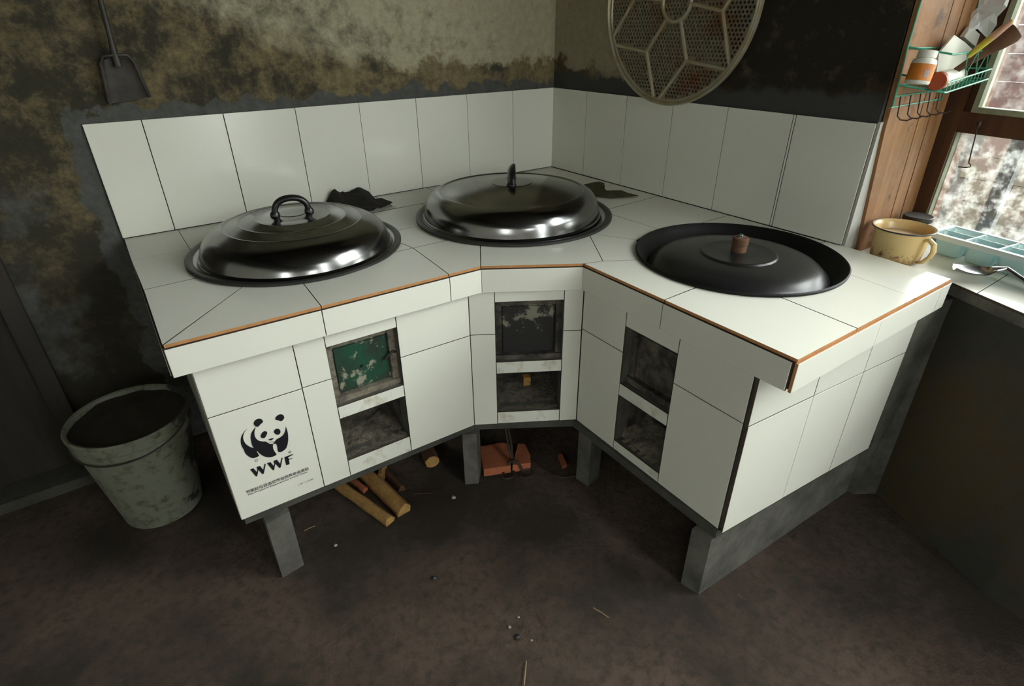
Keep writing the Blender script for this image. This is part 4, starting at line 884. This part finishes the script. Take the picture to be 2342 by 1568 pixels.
for i in range(12): x = .066+.0200*i; g.tube([fz(x, 1.058+.0012*i), fz(x, 1.036+.001*i), pz(x, 1.050)], .0012, 6)
g.obj('shelf_wires', 'greenwire', rk, True)
for i in range(5):
    x = .030+.052*i; g = G(); g.tube([pz(x-.004, 1.027), pz(x, 1.002)+Vector((0, -.002, 0)), pz(x+.003, .982)+Vector((0, -.003, 0)), pz(x+.008, .974)+Vector((0, -.010, 0)), pz(x+.014, .973)+Vector((0, -.022, 0)), pz(x+.020, .979)+Vector((0, -.030, 0))], .0017, 8); g.obj('hook', 'darkwire', rk, True)
# things in the rack: placed between back frame and front rails
def axis_m(a, b):
    d = (b-a).normalized(); q = Vector((0, 0, 1)).rotation_difference(d); return q.to_matrix(), (b-a).length
yc = -1.265
def rp(u, v, y=yc): return at(u, v, 'y', y)
ba, bb = rp(2096, 192, -1.268), rp(2124, 116, -1.268)
mt, LB = axis_m(ba, bb); r_ = .0235
bo = thing('pill_bottle', 'white bottle with orange label standing at the left end of the wire rack', 'bottle', ba)
G().lathe([(0, 0), (r_*.92, 0), (r_, LB*.04), (r_, LB*.66), (r_*.90, LB*.74), (r_*.68, LB*.78), (r_*.68, LB*.80), (0, LB*.80)], 40, ba, rot=mt).obj('body', 'whiteplastic', bo, True, 40)
G().lathe([(r_+.0005, LB*.10), (r_+.0005, LB*.60)], 40, ba, rot=mt).obj('label', 'orangelabel', bo, True)
G().lathe([(0, LB*.79), (r_*.78, LB*.79), (r_*.78, LB*.99), (r_*.72, LB), (0, LB)], 32, ba, rot=mt).obj('cap', 'whiteplastic', bo, True, 40)
g = G(); up_ = (bb-ba).normalized(); vdir = (CO-ba); vdir -= up_*vdir.dot(up_); vdir.normalize(); sdir = up_.cross(vdir)
for i in range(9):    # bar code patch
    a0 = .28+.05*i; n0 = vdir*math.cos(a0)+sdir*math.sin(a0); n1 = vdir*math.cos(a0+.028)+sdir*math.sin(a0+.028)
    g.add([ba+n0*(r_+.0011)+up_*LB*.20, ba+n1*(r_+.0011)+up_*LB*.20, ba+n1*(r_+.0011)+up_*LB*.42, ba+n0*(r_+.0011)+up_*LB*.42], [(0, 1, 2, 3)])
g.obj('barcode', 'labelgrey', bo)
ca, cb = rp(2143, 186, -1.289), rp(2196, 172, -1.235); mt, LC = axis_m(ca, cb); r2 = .019
b2o = thing('small_bottle', 'white bottle with orange cap lying on its side in the wire rack', 'bottle', ca)
G().lathe([(0, 0), (r2*.92, 0), (r2, .003), (r2, .018), (r2*.96, .019), (0, .019)], 36, ca, rot=mt).obj('cap', 'orange', b2o, True, 40)
G().lathe([(r2*.85, .018), (r2*.95, .022), (r2*.95, LC*.9), (r2*.8, LC), (0, LC)], 36, ca, rot=mt).obj('body', 'whiteplastic', b2o, True, 40)
def board(pts, y, th, name, mat, label, cat, dy=(0, 0, 0, 0)):
    P = [rp(u, v, y+d) for (u, v), d in zip(pts, dy)]; n = len(P); g = G(); g.add(P+[p+Vector((0, th, 0)) for p in P], [tuple(range(n)), tuple(range(2*n-1, n-1, -1))]+[(i, (i+1) % n, n+(i+1) % n, n+i) for i in range(n)])
    o = g.obj(name, mat); return tag(o, label, cat)
board([(2148, 122), (2183, 80), (2207, 96), (2230, 118), (2200, 150), (2180, 162), (2142, 165)], -1.246, .004, 'plastic_scraper', 'whiteplastic', 'flat cream plastic scraper leaning behind the bottles in the wire rack', 'scraper', [0]*7)
board([(2205, 84), (2222, 61), (2254, 90), (2238, 112)], -1.240, .010, 'soap_box', 'whiteplastic', 'small pale box end behind the cream scraper', 'box', [0]*4)
ta, tb_ = rp(2183, 163, -1.262), rp(2330, 68, -1.345); mt, LT = axis_m(ta, tb_)
g = G().lathe([(0, 0), (.007, .002), (.008, LT*.25), (.012, LT*.5), (.018, LT*.72), (.0205, LT*.9), (.017, LT*.98), (0, LT)], 28, ta, rot=mt)
cf = g.obj('brush_handle', 'bark', None, True, 40); tag(cf, 'brown club-shaped wooden handle lying slanted across the wire rack', 'handle')
pa, pb = rp(2215, 128, -1.300), rp(2320, 44, -1.362); mt, LP = axis_m(pa, pb)
g = G().lathe([(0, 0), (.0055, .0), (.0065, LP*.2), (.0075, LP*.6), (.0055, LP*.95), (0, LP)], 16, pa, rot=mt); tag(g.obj('packet', 'packet', None, True, 60), 'thin red and yellow packet lying along the brown handle', 'packet')
# crumpled clear bag above
g = G(); bq = [(2212, 75), (2222, 30), (2250, 8), (2262, -60), (2330, -60), (2296, 10), (2280, 40), (2258, 88), (2236, 66)]
P = [rp(u, v, -1.268-.09*max(0, (u-2240)/90)+.012*math.sin(i*2.1)) for i, (u, v) in enumerate(bq)]; cen = sum(P, Vector())/len(P); n = len(P)
fr_ = [cen+Vector((0, -.018, 0))]; bkk = [cen+Vector((0, .018, 0))]
midr = [p*.5+cen*.5+Vector((0, -.014+.008*math.cos(i*3.3), 0)) for i, p in enumerate(P)]; midb = [p*.5+cen*.5+Vector((0, .014, 0)) for p in P]
vs = P+midr+fr_+midb+bkk; fs = []
for i in range(n):
    j = (i+1) % n; fs += [(i, j, n+j, n+i), (n+i, n+j, 2*n), (j, i, 2*n+1+i, 2*n+1+j), (2*n+1+j, 2*n+1+i, 3*n+1)]
bagm = mesh('plastic_bag', vs, fs, 'bag', None, False); tag(bagm, 'crumpled clear plastic bag stuffed in above the pale box', 'bag')
# ---------------------------------------------------------------- outside
yd = struct(G().prism([(.5, 6), (.3, -1.2), (.0, -2.2), (-1.4, -5.5), (-5, -9), (14, -9), (14, 6)], -.25, -.10).obj('ground', 'yard'))
hs = thing('neighbour_house', 'red board-clad house seen through the dusty window panes', 'house', (2.6, .2, 0))
for i in range(6): G().box((2.60+.004*(i % 2), -1.05, .78+.135*i), (2.64, 3.5, .78+.135*i+.132)).obj('plank', 'plank', hs)
G().box((2.60, -.70, -.1), (2.72, 3.5, .78)).obj('foundation', 'rubble', hs)
for i in range(7):
    for j in range(2): G().box((2.59+random.uniform(0, .01), -1.06+.215*j-.05*(i % 2), -.1+.1255*i), (2.71, -1.06+.215*j-.05*(i % 2)+.2125, -.1+.1255*i+.123)).obj('brick', 'pinkwall', hs)
G().box((2.57, -1.06, .79), (2.595, -1.00, 1.6)).obj('corner_post', 'pole', hs)
tag(G().box((1.50, -1.135, -.15), (1.56, -1.085, 2.6)).obj('post', 'pole'), 'grey concrete post standing in the yard outside the window', 'post')
ev = struct(G().hexa([Vector(q) for q in [(.42, -1.30, 2.16), (.95, -1.30, 2.11), (.95, 3.6, 2.11), (.42, 3.6, 2.16), (.42, -1.30, 2.20), (.95, -1.30, 2.15), (.95, 3.6, 2.15), (.42, 3.6, 2.20)]]).obj('shade_eave', 'darkwood'))  # unseen eave added to shade the yard outside the first window
gr = G(); vs = []; fs = []; n = 40
for j in range(n+1):
    for i in range(n+1):
        x = 1.75+6*i/n; y = -8+6.85*j/n; vs.append((x, y, -.12+max(0, .9*(x-1.75)-.02)*(1 if x < 2.4 else 0)+(.60+.12*(x-2.4) if x >= 2.4 else 0)+.06*noise.noise(Vector((x*2, y*2, 0)))))
for j in range(n):
    for i in range(n): a = j*(n+1)+i; fs.append((a, a+1, a+n+2, a+n+1))
gb = mesh('grass_bank', vs, fs, 'grass', None, True); gb['kind'] = 'stuff'; tag(gb, 'bright green grass bank rising outside the window', 'grass')
